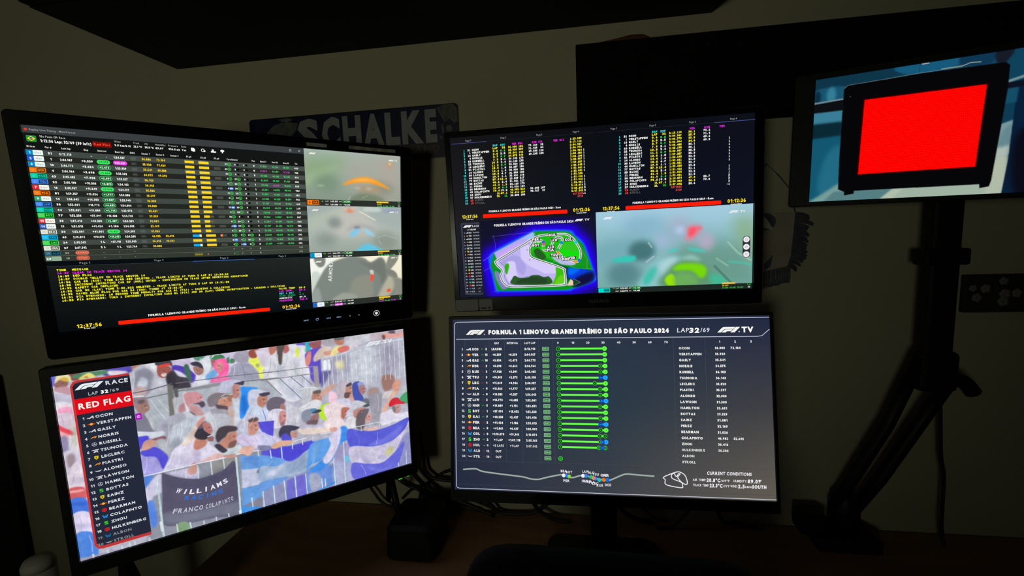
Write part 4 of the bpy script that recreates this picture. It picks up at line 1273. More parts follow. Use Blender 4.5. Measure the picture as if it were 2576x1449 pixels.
2 220 228 234 80 2 4.7 1693 688 1693 727
2 220 228 234 80 2 4.7 1770 688 1770 727
0 228 194 188 100 4 0 1586 696 1622 710 1677 713 1671 742 1591 727
0 90 84 206 100 3 0 1046 611 1083 602 1106 633 1098 675 1053 657
0 194 148 138 100 3 0 1106 609 1139 605 1142 648 1119 655 1103 633
0 72 70 92 100 3 0 1033 593 1057 555 1101 557 1145 577 1161 588 1138 600 1105 603 1097 636 1077 607 1052 612 1038 632
0 206 204 226 100 5 0 1159 600 1196 580 1289 604 1320 624 1255 637 1172 633
0 234 218 208 100 3 0 1149 600 1195 604 1309 627 1375 638 1401 656 1361 671 1232 656 1171 640
0 222 170 160 100 3 0 1350 645 1395 648 1396 674 1360 672
0 226 178 148 100 3 0 982 676 1029 653 1103 666 1107 687 1051 689 1001 698
0 112 112 222 100 4 0 -4 -3 17 -3 10 57 -4 55
0 150 72 72 100 4 0 74 -4 116 0 111 38 73 34
0 88 142 108 100 4 0 97 4 233 6 231 26 93 30
0 96 86 186 100 4 0 230 -1 322 -3 322 25 235 15
0 228 218 228 100 4 0 235 12 312 31 270 44 232 37
0 214 206 220 100 4 0 -9 61 69 70 72 168 -5 150
0 152 106 96 100 3 0 11 38 37 25 62 42 53 68 31 84 9 67
0 238 228 174 100 3 0 10 33 23 2 50 -2 74 13 73 48 61 28 34 18 14 39
0 218 184 70 100 3 0 31 23 50 13 65 28 58 40
0 192 152 162 100 4 0 3 68 41 63 66 77 62 119 37 105 8 83
0 192 188 208 100 4 0 0 99 62 119 66 160 -3 148
0 236 226 132 100 3 0 105 37 129 14 155 9 174 35 150 37
0 170 110 60 100 4 0 125 30 140 25 147 37
0 234 228 236 100 4 0 -3 150 61 163 62 231 2 212
0 246 170 202 100 5 0 7 185 35 175 63 190 61 229 7 215
0 226 208 222 100 4 0 1 212 63 227 62 317 5 286
0 222 218 222 100 4 0 25 336 63 309 63 438 59 504 8 488
0 238 182 188 100 4 0 1 301 32 326 27 361 0 344
0 236 72 86 100 4 0 -4 269 16 292 48 320 49 345 26 328 1 303
0 152 142 178 100 5 0 0 348 27 361 14 490 -7 484
0 196 190 170 70 10 0 50 269 64 297 65 397 45 391
0 218 212 228 100 4 0 -1 430 64 449 60 608 7 590 0 504
0 168 150 160 100 6 0 11 452 41 454 40 507 12 524
0 230 218 230 100 4 0 1 556 35 506 60 503 63 609 60 665 -1 646
0 208 196 214 100 8 0 10 591 55 592 59 617 12 625
0 218 102 106 100 3 0 -1 644 58 652 61 720 -1 707
0 242 178 178 100 4 0 -1 658 41 661 57 664 53 674 4 669
0 76 126 226 100 3 0 -1 707 59 719 65 808 -1 793
0 60 108 210 100 6 0 -2 724 59 741 58 760 -1 743
0 224 216 240 100 3 0 0 795 65 808 71 935 0 913
0 202 194 226 100 8 0 0 858 64 873 68 899 0 882
0 84 140 226 100 3 0 -1 915 68 933 79 1046 63 1074 -1 1061
1 166 160 186 100 3 0 -1 1061 64 1067 202 1078 198 1117 4 1092
2 208 222 226 90 3 9 54 1060 54 1095
2 208 222 226 90 3 9 117 1062 119 1098
2 208 222 226 90 3 9 180 1064 182 1095
2 208 222 226 90 3 9 215 1053 215 1094
2 208 222 226 90 3 9 237 1057 240 1099
2 208 222 226 90 3 9 305 1059 307 1096
0 96 62 62 55 1 0 469 58 474 56 478 60 473 62
2 92 60 58 50 1 2 479 56 470 54
2 132 72 74 60 1 2.2 473 76 467 74
0 236 190 172 50 2 0 465 65 468 60 470 66 467 70
0 150 100 92 35 4 0 482 68 486 56 489 69 484 81
0 96 62 62 55 1 0 630 84 634 83 638 86 634 88
2 92 60 58 50 1 1.8 640 83 630 80
2 132 72 74 60 1 2 634 101 628 99
0 236 190 172 50 2 0 626 91 629 87 631 91 628 95
0 150 100 92 35 4 0 642 93 647 83 649 95 644 106
0 96 62 62 55 1 0 738 77 743 75 748 79 743 81
2 92 60 58 50 1 2.2 750 75 738 72
2 132 72 74 60 1 2.4 743 98 735 95
0 236 190 172 50 2 0 733 85 737 80 739 86 736 91
0 150 100 92 35 4 0 753 88 759 75 762 90 756 103
0 96 62 62 55 1 0 629 258 634 256 639 260 634 262
2 92 60 58 50 1 2.2 628 253 640 255
2 132 72 74 60 1 2.4 630 278 638 279
0 236 190 172 50 2 0 636 268 640 263 642 269 639 274
0 150 100 92 35 4 0 615 263 620 250 623 265 618 278
0 96 62 62 55 1 0 748 306 753 304 758 308 752 310
2 92 60 58 50 1 2 759 304 748 301
2 132 72 74 60 1 2.2 753 326 745 323
0 236 190 172 50 2 0 743 313 747 308 749 314 746 318
0 150 100 92 35 4 0 762 317 767 305 770 319 765 331
0 96 62 62 55 1 0 822 253 829 250 835 255 828 258
2 92 60 58 50 1 2.6 821 247 835 250
2 132 72 74 60 1 2.8 824 277 834 278
0 236 190 172 50 2 0 831 265 836 259 839 266 834 272
0 150 100 92 35 4 0 804 259 811 243 815 261 808 277
0 96 62 62 55 1 0 959 345 967 342 974 348 966 350
2 92 60 58 50 1 2.8 958 339 974 341
2 132 72 74 60 1 3 962 372 973 373
0 236 190 172 50 2 0 970 358 975 352 978 360 973 366
0 150 100 92 35 4 0 939 351 947 334 951 354 943 371
0 96 62 62 55 1 0 365 250 370 248 375 253 370 255
2 92 60 58 50 1 2.6 364 245 376 247
2 132 72 74 60 1 2.8 366 273 374 273
0 236 190 172 50 2 0 372 261 376 256 379 263 375 268
0 150 100 92 35 4 0 350 256 356 242 358 258 352 272
0 96 62 62 55 1 0 720 49 724 48 727 51 723 52
2 92 60 58 50 1 1.7 728 47 720 46
2 132 72 74 60 1 1.8 723 65 718 63
0 236 190 172 50 2 0 716 55 719 51 721 56 718 59
0 150 100 92 35 4 0 731 57 735 47 737 59 733 68
0 96 62 62 55 1 0 1286 390 1293 388 1300 393 1293 395
2 92 60 58 50 1 2.4 1285 384 1301 387
2 132 72 74 60 1 2.6 1289 414 1300 415
0 236 190 172 50 2 0 1296 402 1301 396 1305 404 1300 409
0 150 100 92 35 4 0 1267 395 1274 380 1278 398 1271 414
0 96 62 62 55 1 0 1502 382 1509 380 1517 385 1509 388
2 92 60 58 50 1 2.4 1501 377 1517 379
2 132 72 74 60 1 2.6 1505 408 1516 409
0 236 190 172 50 2 0 1513 395 1518 389 1522 397 1517 403
0 150 100 92 35 4 0 1481 388 1488 372 1493 391 1486 407
0 96 62 62 55 1 0 1593 406 1599 404 1605 408 1599 410
2 92 60 58 50 1 2 1592 401 1606 403
2 132 72 74 60 1 2.2 1595 427 1605 428
0 236 190 172 50 2 0 1602 416 1606 411 1610 418 1606 423
0 150 100 92 35 4 0 1575 411 1581 397 1585 413 1579 427
0 96 62 62 55 1 0 1563 566 1570 564 1576 569 1570 571
2 92 60 58 50 1 2 1563 561 1577 564
2 132 72 74 60 1 2.2 1566 588 1576 589
0 236 190 172 50 2 0 1573 577 1577 572 1580 579 1576 584
0 150 100 92 35 4 0 1546 571 1552 557 1556 573 1550 587
0 96 62 62 55 1 0 1458 546 1464 545 1470 549 1463 551
2 92 60 58 50 1 2 1457 542 1470 544
2 132 72 74 60 1 2.2 1460 568 1470 569
0 236 190 172 50 2 0 1467 557 1471 552 1474 559 1470 564
0 150 100 92 35 4 0 1440 551 1447 537 1451 553 1444 567
0 96 62 62 55 1 0 1069 485 1078 483 1085 489 1077 492
2 92 60 58 50 1 3 1068 479 1086 482
2 132 72 74 60 1 3.3 1072 515 1084 517
0 236 190 172 50 2 0 1081 501 1086 494 1090 503 1085 510
0 150 100 92 35 4 0 1046 492 1055 473 1060 495 1051 514
0 96 62 62 55 1 0 1249 543 1256 542 1262 546 1255 548
2 92 60 58 50 1 2.2 1249 538 1262 541
2 132 72 74 60 1 2.4 1252 566 1262 567
0 236 190 172 50 2 0 1259 555 1263 550 1266 557 1262 562
0 150 100 92 35 4 0 1232 548 1238 534 1242 551 1236 565
0 96 62 62 55 1 0 1620 625 1627 624 1633 629 1626 630
2 92 60 58 50 1 2 1619 620 1633 623
2 132 72 74 60 1 2.2 1623 647 1633 649
0 236 190 172 50 2 0 1630 637 1634 632 1637 639 1633 643
0 150 100 92 35 4 0 1602 630 1608 616 1613 632 1606 646
0 96 62 62 55 1 0 1834 607 1840 605 1846 610 1840 611
2 92 60 58 50 1 1.8 1833 602 1847 605
2 132 72 74 60 1 2 1837 627 1846 629
0 236 190 172 50 2 0 1843 617 1847 613 1851 619 1846 624
0 150 100 92 35 4 0 1816 611 1822 598 1827 613 1821 626
0 96 62 62 55 1 0 1284 24 1289 23 1293 26 1289 27
2 92 60 58 50 1 1.6 1294 22 1285 20
2 132 72 74 60 1 1.7 1289 41 1282 39
0 236 190 172 50 2 0 1280 30 1283 26 1286 31 1283 35
0 150 100 92 35 4 0 1298 33 1302 22 1305 34 1300 45
0 96 62 62 55 1 0 1462 19 1467 17 1472 20 1467 22
2 92 60 58 50 1 1.6 1461 15 1472 16
2 132 72 74 60 1 1.7 1464 35 1472 35
0 236 190 172 50 2 0 1469 26 1472 22 1475 27 1472 31
0 150 100 92 35 4 0 1449 23 1453 12 1457 24 1452 35
0 96 62 62 55 1 0 654 458 659 456 664 461 659 463
2 92 60 58 50 1 2.3 653 453 665 456
2 132 72 74 60 1 2.5 655 479 663 480
0 236 190 172 50 2 0 661 469 665 464 668 470 664 475
0 150 100 92 35 4 0 639 463 645 449 648 465 642 479
0 96 62 62 55 1 0 774 550 782 548 789 554 781 556
2 92 60 58 50 1 2.9 774 543 790 547
2 132 72 74 60 1 3.2 777 578 788 580
0 236 190 172 50 2 0 785 564 790 558 793 567 789 573
0 150 100 92 35 4 0 754 556 762 538 766 559 758 577
0 96 62 62 55 1 0 898 507 906 505 914 512 905 514
2 92 60 58 50 1 3.2 897 500 915 504
2 132 72 74 60 1 3.5 900 538 913 540
0 236 190 172 50 2 0 909 523 915 516 919 526 914 533
0 150 100 92 35 4 0 875 514 883 494 888 518 880 537
0 96 62 62 55 1 0 1127 625 1131 624 1135 628 1131 629
2 92 60 58 50 1 1.5 1126 622 1135 624
2 132 72 74 60 1 1.6 1128 641 1134 642
0 236 190 172 50 2 0 1133 633 1135 630 1138 635 1135 638
0 150 100 92 35 4 0 1115 628 1119 619 1122 630 1118 640
0 96 62 62 55 1 0 1458 574 1464 572 1469 576 1464 578
2 92 60 58 50 1 1.7 1458 570 1469 572
2 132 72 74 60 1 1.9 1461 592 1469 593
0 236 190 172 50 2 0 1466 583 1470 579 1473 585 1469 589
0 150 100 92 35 4 0 1444 578 1449 566 1453 580 1447 591
0 96 62 62 55 1 0 36 48 40 47 43 50 39 51
2 92 60 58 50 1 2 35 45 43 46
2 132 72 74 60 1 2.2 36 64 42 65
0 236 190 172 50 2 0 41 56 43 52 45 57 42 61
0 150 100 92 35 4 0 25 53 30 42 31 54 27 65
2 244 246 250 55 4 2.9 654 12 675 37 689 68
2 150 152 172 42 4 2.9 676 84 663 114 642 137
2 150 152 172 42 4 2.9 530 352 517 390 495 420
2 244 246 250 55 4 2.9 558 345 553 393 536 435
2 244 246 250 55 4 2.9 678 379 692 422 696 468
2 150 152 172 42 4 2.9 639 397 659 431 669 470
2 244 246 250 55 4 2.9 493 374 490 399 481 421
2 150 152 172 42 4 2.9 892 397 875 435 850 464
2 244 246 250 55 4 2.9 915 407 901 461 874 504
2 150 152 172 42 4 2.9 938 418 946 465 942 512
2 244 246 250 55 4 2.9 894 277 894 316 884 352
2 244 246 250 55 4 2.9 755 191 750 215 740 235
2 150 152 172 42 4 2.9 785 188 783 221 772 251
2 244 246 250 55 4 2.9 825 93 824 126 815 157
2 150 152 172 42 4 2.9 922 139 938 178 943 220
2 150 152 172 42 4 2.9 1028 91 1020 145 998 193
2 244 246 250 55 4 2.9 1050 71 1060 132 1052 193
2 244 246 250 55 4 2.9 338 38 336 89 322 137
2 150 152 172 42 4 2.9 408 17 428 47 440 83
2 244 246 250 55 4 2.9 363 302 381 346 389 396
2 150 152 172 42 4 2.9 453 364 446 388 435 408
2 244 246 250 55 4 2.9 794 303 809 341 814 383
2 150 152 172 42 4 2.9 733 388 731 428 718 464
2 150 152 172 42 4 2.9 516 245 513 272 504 296
2 150 152 172 42 4 3.2 1030 77 1022 140 998 196
2 244 246 250 55 4 3.2 1072 58 1066 119 1045 174
2 150 152 172 42 4 3.2 1132 52 1123 106 1101 152
2 244 246 250 55 4 3.2 1197 52 1212 101 1213 151
2 244 246 250 55 4 3.2 1157 141 1157 223 1135 298
2 150 152 172 42 4 3.2 1211 173 1207 266 1178 350
2 244 246 250 55 4 3.2 1225 240 1223 296 1207 346
2 150 152 172 42 4 3.2 1218 326 1216 365 1203 400
2 244 246 250 55 4 3.2 1257 329 1250 376 1230 417
2 150 152 172 42 4 3.2 1238 441 1210 459 1178 465
2 150 152 172 42 4 3.2 1441 345 1439 385 1425 421
2 244 246 250 55 4 3.2 1417 471 1424 509 1421 546
2 150 152 172 42 4 3.2 1474 472 1480 519 1473 565
2 150 152 172 42 4 3.2 1374 484 1367 529 1348 568
2 244 246 250 55 4 3.2 1406 480 1414 532 1408 583
2 150 152 172 42 4 3.2 1519 506 1519 541 1509 573
2 244 246 250 55 4 3.2 1552 496 1546 516 1534 533
2 150 152 172 42 4 3.2 1664 474 1663 525 1646 571
2 244 246 250 55 4 3.2 1698 475 1703 539 1690 599
2 150 152 172 42 4 3.2 1009 436 1004 473 989 506
2 150 152 172 42 4 3.2 1032 436 1039 491 1032 544
2 150 152 172 42 4 3.2 1133 444 1133 502 1119 555
2 244 246 250 55 4 3.2 1154 465 1155 518 1141 566
2 150 152 172 42 4 3.2 1756 633 1754 670 1740 702
2 244 246 250 55 4 3.2 1825 656 1815 677 1799 693
2 150 152 172 42 4 3.2 1501 607 1493 636 1476 659
2 150 152 172 42 4 3.2 1561 146 1575 227 1566 307
2 244 246 250 55 4 3.2 1621 133 1637 221 1626 307
2 150 152 172 42 4 3.2 1690 179 1704 245 1698 310
2 244 246 250 55 4 3.2 1803 175 1819 248 1812 319
2 244 246 250 55 4 3.2 1386 194 1395 250 1388 306
2 150 152 172 42 4 3.2 1465 231 1479 277 1479 325
2 150 152 172 42 4 3.2 476 562 460 615 433 656
2 244 246 250 55 4 3.2 502 553 491 632 462 699
2 150 152 172 42 4 3.2 548 532 535 554 518 569
2 150 152 172 42 4 3.2 617 552 627 576 630 602
2 244 246 250 55 4 3.2 658 598 677 611 692 631
2 150 152 172 42 4 3.2 499 412 492 462 473 505
2 244 246 250 55 4 3.2 526 397 523 450 508 498
2 150 152 172 42 4 3.2 580 382 572 422 555 455
2 244 246 250 55 4 3.2 667 404 677 439 678 476
2 244 246 250 55 4 3.2 464 386 459 458 437 523
2 150 152 172 42 4 3.2 820 573 846 599 864 633
2 244 246 250 55 4 3.2 948 590 964 616 974 646
2 150 152 172 42 4 3.2 893 587 907 619 912 653
2 244 246 250 55 4 3.2 846 449 845 491 834 529
2 244 246 250 55 4 3.2 343 562 340 611 325 655
2 150 152 172 42 4 3.2 385 586 392 625 390 665
2 150 152 172 42 4 3.2 338 726 335 762 324 794
2 244 246 250 55 4 3.2 378 706 376 745 366 780
2 150 152 172 42 4 3.2 515 648 514 688 503 724
2 244 246 250 55 4 3.2 461 631 457 668 445 700
2 150 152 172 42 4 3 957 587 987 615 1009 653
2 150 152 172 42 4 3 1196 591 1248 595 1299 618
2 244 246 250 55 4 3 1240 827 1222 868 1192 898
2 150 152 172 42 4 3 1278 753 1265 795 1240 827
2 244 246 250 55 4 3 1369 704 1364 760 1344 809
2 150 152 172 42 4 3 1391 704 1387 763 1366 815
2 150 152 172 42 4 3 1532 729 1544 779 1542 828
2 244 246 250 55 4 3 1679 762 1676 812 1660 855
2 150 152 172 42 4 3 1836 744 1812 793 1774 827
2 150 152 172 42 4 3 1511 851 1524 901 1522 950
2 244 246 250 55 4 3 1628 878 1653 928 1664 981
2 150 152 172 42 4 3 1832 803 1810 875 1767 932
2 244 246 250 55 4 3 1543 983 1564 1025 1573 1070
2 150 152 172 42 4 3 1691 1035 1672 1063 1645 1080
2 150 152 172 42 4 3 1129 782 1116 835 1090 878
2 244 246 250 55 4 3 980 773 966 792 948 804
2 150 152 172 42 4 2.9 3 160 12 184 16 212
2 244 246 250 55 4 2.9 55 168 52 194 44 218
2 150 152 172 42 4 2.9 15 227 19 256 17 285
2 244 246 250 55 4 2.9 51 228 54 265 49 301
2 150 152 172 42 4 2.9 46 329 42 381 27 427
2 244 246 250 55 4 2.9 61 354 62 417 50 476
2 150 152 172 42 4 3.3 25 512 18 537 7 558
2 244 246 250 55 4 3.3 54 512 59 552 55 592
2 150 152 172 42 4 3.3 28 569 23 599 12 625
2 150 152 172 42 4 3.3 24 814 27 861 21 905
2 244 246 250 55 4 3.3 57 817 60 859 55 899
2 150 152 172 42 4 3.3 11 939 17 994 12 1047
2 244 246 250 55 4 3.3 50 941 57 993 53 1045""".split('\n'):
    q = [float(n_) for n_ in row.split()]
    kd_, c_, al_, so_, wd_, P_ = q[0], q[1:4], q[4] / 100, q[5], q[6], np.array(q[7:]).reshape(-1, 2)
    if kd_ == 2:
        CROWD.line(P_, wd_, c_, so_, al_)
    else:
        CROWD.poly(P_, c_, so_ * 1.3, al_, kd_ == 0)
_rng = np.random.default_rng(3)
CROWD.im = (np.clip(CROWD.im, 0, 255) / 255) ** 1.12 * 255 * .95 + np.array((212, 208, 226)) * .05   # rain haze
_lum = CROWD.im.mean(2)
_fold = sum(w_ * (lambda f: f / f.std())(Picture._blur(Picture._blur(_rng.normal(0, 1, (417, 740)), s_).T, s_ * .5).T) for s_, w_ in ((1.1, 2.2), (2.6, 4.0), (6.0, 4.5)))
CROWD.im += (_fold * np.clip((_lum - 90) / 110, .25, 1.0))[..., None]   # creases of wet plastic capes and broadcast mottling
CROWD.build('broadcast_picture', PB, scr_b)
K = Ink()
K.rrect(65, 41, 330, 1042, 26, (206, 62, 58), 1)
K.rect(300, 41, 318, 1042, (206, 62, 58), 1)
K.rect(318, 30, 334, 1050, (206, 62, 58), .9)
K = Ink()
K.poly([(66, 70), (80, 46), (100, 41), (318, 41), (318, 1042), (100, 1042), (80, 1036), (66, 1012)], (196, 54, 54), 1)
K.poly([(76, 74), (86, 58), (102, 53), (318, 53), (318, 1024), (102, 1024), (86, 1018), (76, 1000)], (36, 42, 58), 1.6)
K.rect(76, 74, 318, 145, (30, 32, 44), 2)
K.rect(76, 145, 318, 234, (222, 14, 26), 2)
f1_logo(K, 83, 64, 122, (232, 240, 244), 3)
K.text('RACE', 212, 79, 24, (214, 218, 222), width=96, w=BOLD)
K.text('LAP', 135, 126, 18, (180, 184, 192), width=40, w=REG)
K.text('32', 187, 126, 20, (246, 248, 250), width=32, w=HEAVY)
K.text('/69', 224, 126, 17, (170, 176, 184), width=40, w=REG)
K.text('RED FLAG', 88, 189, 34, (255, 246, 240), width=220, w=BOLD)
for i in range(20):
    y = 260.5 + i * 39.6
    d_ = 1.0 if i < 18 else .62
    K.text(str(i + 1), 104, y + 1, 15, tuple(v * d_ for v in (214, 218, 222)), 'r', w=BOLD)
    team(K, TEAM[i], 129, y, 15, .9 if i < 18 else .7)
    K.text(NAMES[i], 150, y, 16, tuple(v * d_ for v in (226, 232, 236)), 'l', sx=1.02, w=BOLD)
K.rrect(319, 286, 347, 324, 3, (176, 20, 190), 2)
K.ring(333, 306, 8, 2.4, (250, 225, 250), 3)
K.rect(332, 300, 334, 307, (250, 225, 250), 3)
f1_logo(K, 1635, 64, 118, (228, 232, 236), 3)
K.text('TV', 1763, 78, 27, (238, 240, 244), width=70, gap=.02)
def along(st, pts, h, col, w, ws):
    """letters following the sag of a hung banner"""
    P = spline(np.array(pts, float), False, 8)
    d = np.r_[0, np.cumsum(np.hypot(*np.diff(P, axis=0).T))]
    n_ = len(st)
    for i, c in enumerate(st):
        if c == ' ':
            continue
        s_ = (i + .5) / n_ * d[-1]
        x, y = np.interp(s_, d, P[:, 0]), np.interp(s_, d, P[:, 1])
        x2, y2 = np.interp(s_ + 4, d, P[:, 0]), np.interp(s_ + 4, d, P[:, 1])
        K.text(c, x, y, h, col, 'c', ws if c not in 'I' else ws * .3, w=w, rot=math.atan2(y2 - y, x2 - x), shear=.1)
along('WILLIAMS', [(455, 806), (520, 838), (590, 850), (660, 846), (725, 826)], 30, (232, 230, 240), BOLD, 26)
along('RACING', [(490, 868), (560, 888), (630, 896), (694, 886)], 28, (44, 116, 214), BOLD, 24)
along('FRANCO', [(428, 934), (500, 952), (582, 962)], 30, (190, 192, 206), BOLD, 21)
along('COLAPINTO', [(590, 964), (670, 966), (742, 958)], 29, (186, 188, 202), BOLD, 13)
K.text('le', 788, 50, 34, (84, 132, 104), 'l', 44, w=HEAVY)
K.build('lettering', PB, scr_b)
K = Relief()
K.text('DYON', 937, 1138, 24, (0, 0, 0), 'c', 118, w=REG, layer=1)
K.build('maker_lettering', PB, mon_b, mat('dark_print', (.03, .03, .032), .5)).location -= PB.n * .0042
K = Ink()
K.rrect(1806, 1170, 1838, 1178, 4, (70, 200, 20), 1)
K.rrect(1874, 1168, 1892, 1175, 3, (40, 140, 20), 1)
tag(K.build('status_light', PB, mon_b), 'green standby light').location -= PB.n * .0042
for u in (170, 1755):                                              # splayed feet, front and rear toe
    a = PB.at(u, 1150, .010)
    for sgn in (-1, 1):
        b = Vector((a.x, a.y, 0)) + Vector((PB.n.x, PB.n.y, 0)) * (.046 * sgn) + Vector((PB.r.x, PB.r.y, 0)) * .004
        b.z = .8335
        MB().tube([a, (a + b) / 2 + Vector((0, 0, .002)), b], [.008, .007, .006], 8, False).build('foot', M_BLACK, mon_b, True)

# black riser boxes under the television feet
def riser(x, y, label):
    o = thing('riser_box', label, 'box', (x, y, .75), 'riser boxes under the lower left television')
    def ring_(hw, hd, z, rad):
        return [Vector((x + a, y + b, z)) for a, b in rr_loop(-hw, -hd, hw, hd, rad, 4)]
    MB().loft([ring_(.052, .052, .7502, .014), ring_(.056, .056, .756, .018), ring_(.052, .054, .818, .018), ring_(.045, .047, .8265, .014)]).build('body', M_BLACK, o, False)
    return o
fr_, fl_ = PB.at(1755, 1150, .010), PB.at(170, 1150, .010)
riser(-.352, .845, 'small black rounded box on the desk under the right foot of the crowd television')
riser(fl_.x, fl_.y, 'small black box under the left foot of the crowd television')

# ------------------------------------------------------------------ monitor C: upper right television
mon_c = thing('television', 'upper right black television with timing columns, track map and onboard video', 'television', (.04, .85, 1.30))
casing(PC, -36, -36, 1976, 1178, 14, .004, .018, .046, 260, 'casing', M_GLOSS, mon_c)
MB().box((.00, .85, 1.42), (.09, .979, 1.50), .003).build('wall_bracket', M_METAL, mon_c)
scr_c = glass(PC, [[(22, 22, 24), (12, 14, 18), (14, 16, 26)], [(30, 30, 34), (14, 18, 30), (14, 18, 34)], [(26, 28, 44), (16, 20, 34), (16, 20, 30)]], mon_c)
MAP = Picture((170, 560, 944, 1080), 440, 296, (20, 20, 40))
ISL = [(257, 777), (529, 652), (545, 648), (760, 658), (804, 693), (860, 751), (900, 870), (928, 969), (921, 991), (898, 1004), (773, 1042), (736, 1050), (276, 1040), (262, 1028), (244, 923), (231, 861)]
MAP.poly([(x + (x - 590) * .30, y + (y - 850) * .36) for x, y in ISL], (24, 10, 110), 60)
MAP.poly([(x + (x - 590) * .16, y + (y - 850) * .2) for x, y in ISL], (40, 4, 245), 36)
MAP.poly([(x + (x - 590) * .03, y + (y - 850) * .04) for x, y in ISL], (20, 110, 255), 8)
MAP.poly(ISL, (10, 150, 30), 3, smooth=False)
MAP.poly([(640, 880), (760, 900), (770, 960), (830, 920), (920, 930), (925, 975), (898, 1004), (790, 1035), (760, 990)], (14, 66, 40), 8)
MAP.poly([(753, 911), (769, 902), (909, 926), (928, 969), (898, 1004), (762, 974)], (10, 60, 225), 4)
MAP.poly([(800, 975), (905, 935), (925, 969), (898, 1004), (800, 1030)], (18, 16, 66), 14)
MAP.poly([(760, 905), (830, 915), (800, 940), (762, 950)], (0, 120, 250), 8, .8)
MAP.poly([(535, 655), (760, 664), (800, 700), (850, 760), (890, 880), (800, 890), (640, 850), (500, 800), (500, 740)], (24, 150, 30), 5)
MAP.poly([(560, 690), (770, 690), (820, 740), (832, 850), (745, 880), (620, 830), (520, 800), (520, 740)], (30, 192, 18), 8)
MAP.poly([(700, 760), (800, 720), (830, 790), (830, 840), (720, 830)], (20, 224, 14), 12)
MAP.poly([(705, 745), (800, 735), (820, 790), (700, 770)], (60, 190, 40), 10, .8)
MAP.poly([(530, 775), (560, 762), (600, 800), (610, 830), (575, 838), (540, 810)], (40, 92, 34), 5)
MAP.poly([(257, 777), (527, 652), (539, 675), (520, 693), (429, 739), (278, 830)], (176, 166, 250), 3, smooth=False)
MAP.poly([(300, 790), (440, 720), (430, 740), (290, 820)], (226, 170, 236), 20, .9)
MAP.poly([(470, 690), (530, 655), (540, 672), (500, 700)], (150, 200, 255), 8, .8)
MAP.poly([(272, 838), (430, 742), (520, 700), (560, 690), (510, 745), (500, 800), (540, 835), (714, 900), (734, 928), (740, 1000), (716, 1020), (363, 1018), (310, 990), (290, 940), (300, 905), (275, 870)], (190, 180, 240), 4)
MAP.poly([(440, 752), (500, 720), (488, 800), (520, 840), (680, 895), (690, 935), (600, 935), (500, 880), (440, 840)], (214, 204, 250), 5, smooth=False)
MAP.poly([(300, 850), (400, 800), (470, 870), (450, 940), (400, 900)], (166, 158, 226), 8, .8)
MAP.poly([(340, 850), (395, 846), (405, 905), (410, 960), (380, 1005), (350, 980), (330, 930)], (216, 206, 250), 6)
MAP.poly([(255, 905), (290, 920), (300, 970), (345, 1015), (300, 1030), (262, 960)], (140, 130, 200), 6, .9)
MAP.poly([(330, 862), (352, 856), (356, 880), (338, 930), (326, 900)], (50, 176, 20), 4)
MAP.poly([(376, 956), (395, 941), (423, 956), (484, 958), (508, 943), (555, 943), (587, 958), (627, 957), (629, 1008), (378, 1000)], (44, 92, 40), 3)
MAP.poly([(400, 985), (440, 962), (520, 950), (600, 965), (600, 1000), (420, 995)], (34, 64, 36), 8, .8)
MAP.poly([(676, 890), (716, 910), (726, 940), (726, 995), (690, 1008), (648, 1008), (672, 950)], (60, 190, 14), 4)
MAP.poly([(690, 960), (724, 950), (726, 1000), (660, 1008)], (110, 214, 30), 8, .8)
MAP.poly([(650, 825), (700, 835), (770, 858), (806, 870), (790, 885), (720, 878), (680, 855)], (190, 186, 240), 5)
MAP.poly([(745, 1022), (768, 978), (786, 990), (786, 1022)], (240, 206, 176), 3, smooth=False)
MAP.poly([(790, 978), (834, 1002), (790, 1022)], (20, 66, 40), 3, smooth=False)
MAP.line([(790, 978), (834, 1002), (790, 1022)], 3, (110, 130, 120), 2)
MAP.line([(258, 660), (270, 720), (268, 775)], 3, (90, 70, 210), 2, .8)
MAP.line([(250, 668), (530, 650)], 2.5, (110, 90, 220), 2, .7)
MAP.line([(180, 830), (230, 800), (262, 775)], 4, (120, 100, 240), 2, .8)
MAP.line([(180, 900), (222, 880), (226, 850)], 4, (90, 70, 230), 2, .8)
MAP.line([(240, 940), (270, 1060)], 3, (110, 90, 230), 2, .6)
MAP.line([(850, 790), (884, 850), (880, 910)], 3, (120, 170, 110), 2, .8)
MAP.line([(640, 862), (700, 850), (800, 905), (905, 915)], 3, (120, 190, 110), 2, .6)
TRK = [(278, 830), (448, 738), (520, 697), (581, 678), (659, 675), (745, 677), (785, 699), (816, 739), (839, 786), (840, 827), (830, 854), (807, 863), (744, 841), (695, 798), (691, 779), (718, 730), (722, 703), (685, 697), (657, 732), (646, 763), (618, 780), (595, 770), (594, 756), (597, 724), (579, 710), (538, 712), (508, 747), (500, 775), (505, 807), (537, 832), (714, 900), (732, 928), (734, 998), (715, 1016), (505, 1018), (363, 1015), (317, 992), (295, 944), (307, 902), (276, 867), (268, 848)]
TS = spline(np.array(TRK, float), True, 6)
TS = np.vstack([TS, TS[:1]])
MAP.line(TS, 15, (236, 236, 240), 4)
MAP.line(TS, 4.2, (50, 54, 60), 2)
MAP.line([(290, 835), (440, 752), (505, 722)], 3, (60, 62, 76), 2, .8)
MAP.line([(292, 840), (330, 880), (322, 950), (345, 995), (400, 1005), (500, 1006)], 3, (90, 90, 110), 2, .8)
MAP.build('track_map', PC, scr_c)
VC = Picture((948, 546, 1918, 1046), 340, 176, [(158, 200, 218), (118, 172, 168)], 1.6)
VC.poly([(940, 540), (1930, 540), (1930, 640), (1500, 600), (1300, 640), (940, 600)], (164, 204, 224), 40, .9)
VC.poly([(1120, 610), (1330, 590), (1400, 680), (1180, 700)], (130, 176, 200), 40, .8)
VC.poly([(1800, 640), (1930, 640), (1930, 900), (1850, 860)], (138, 176, 140), 40, .9)
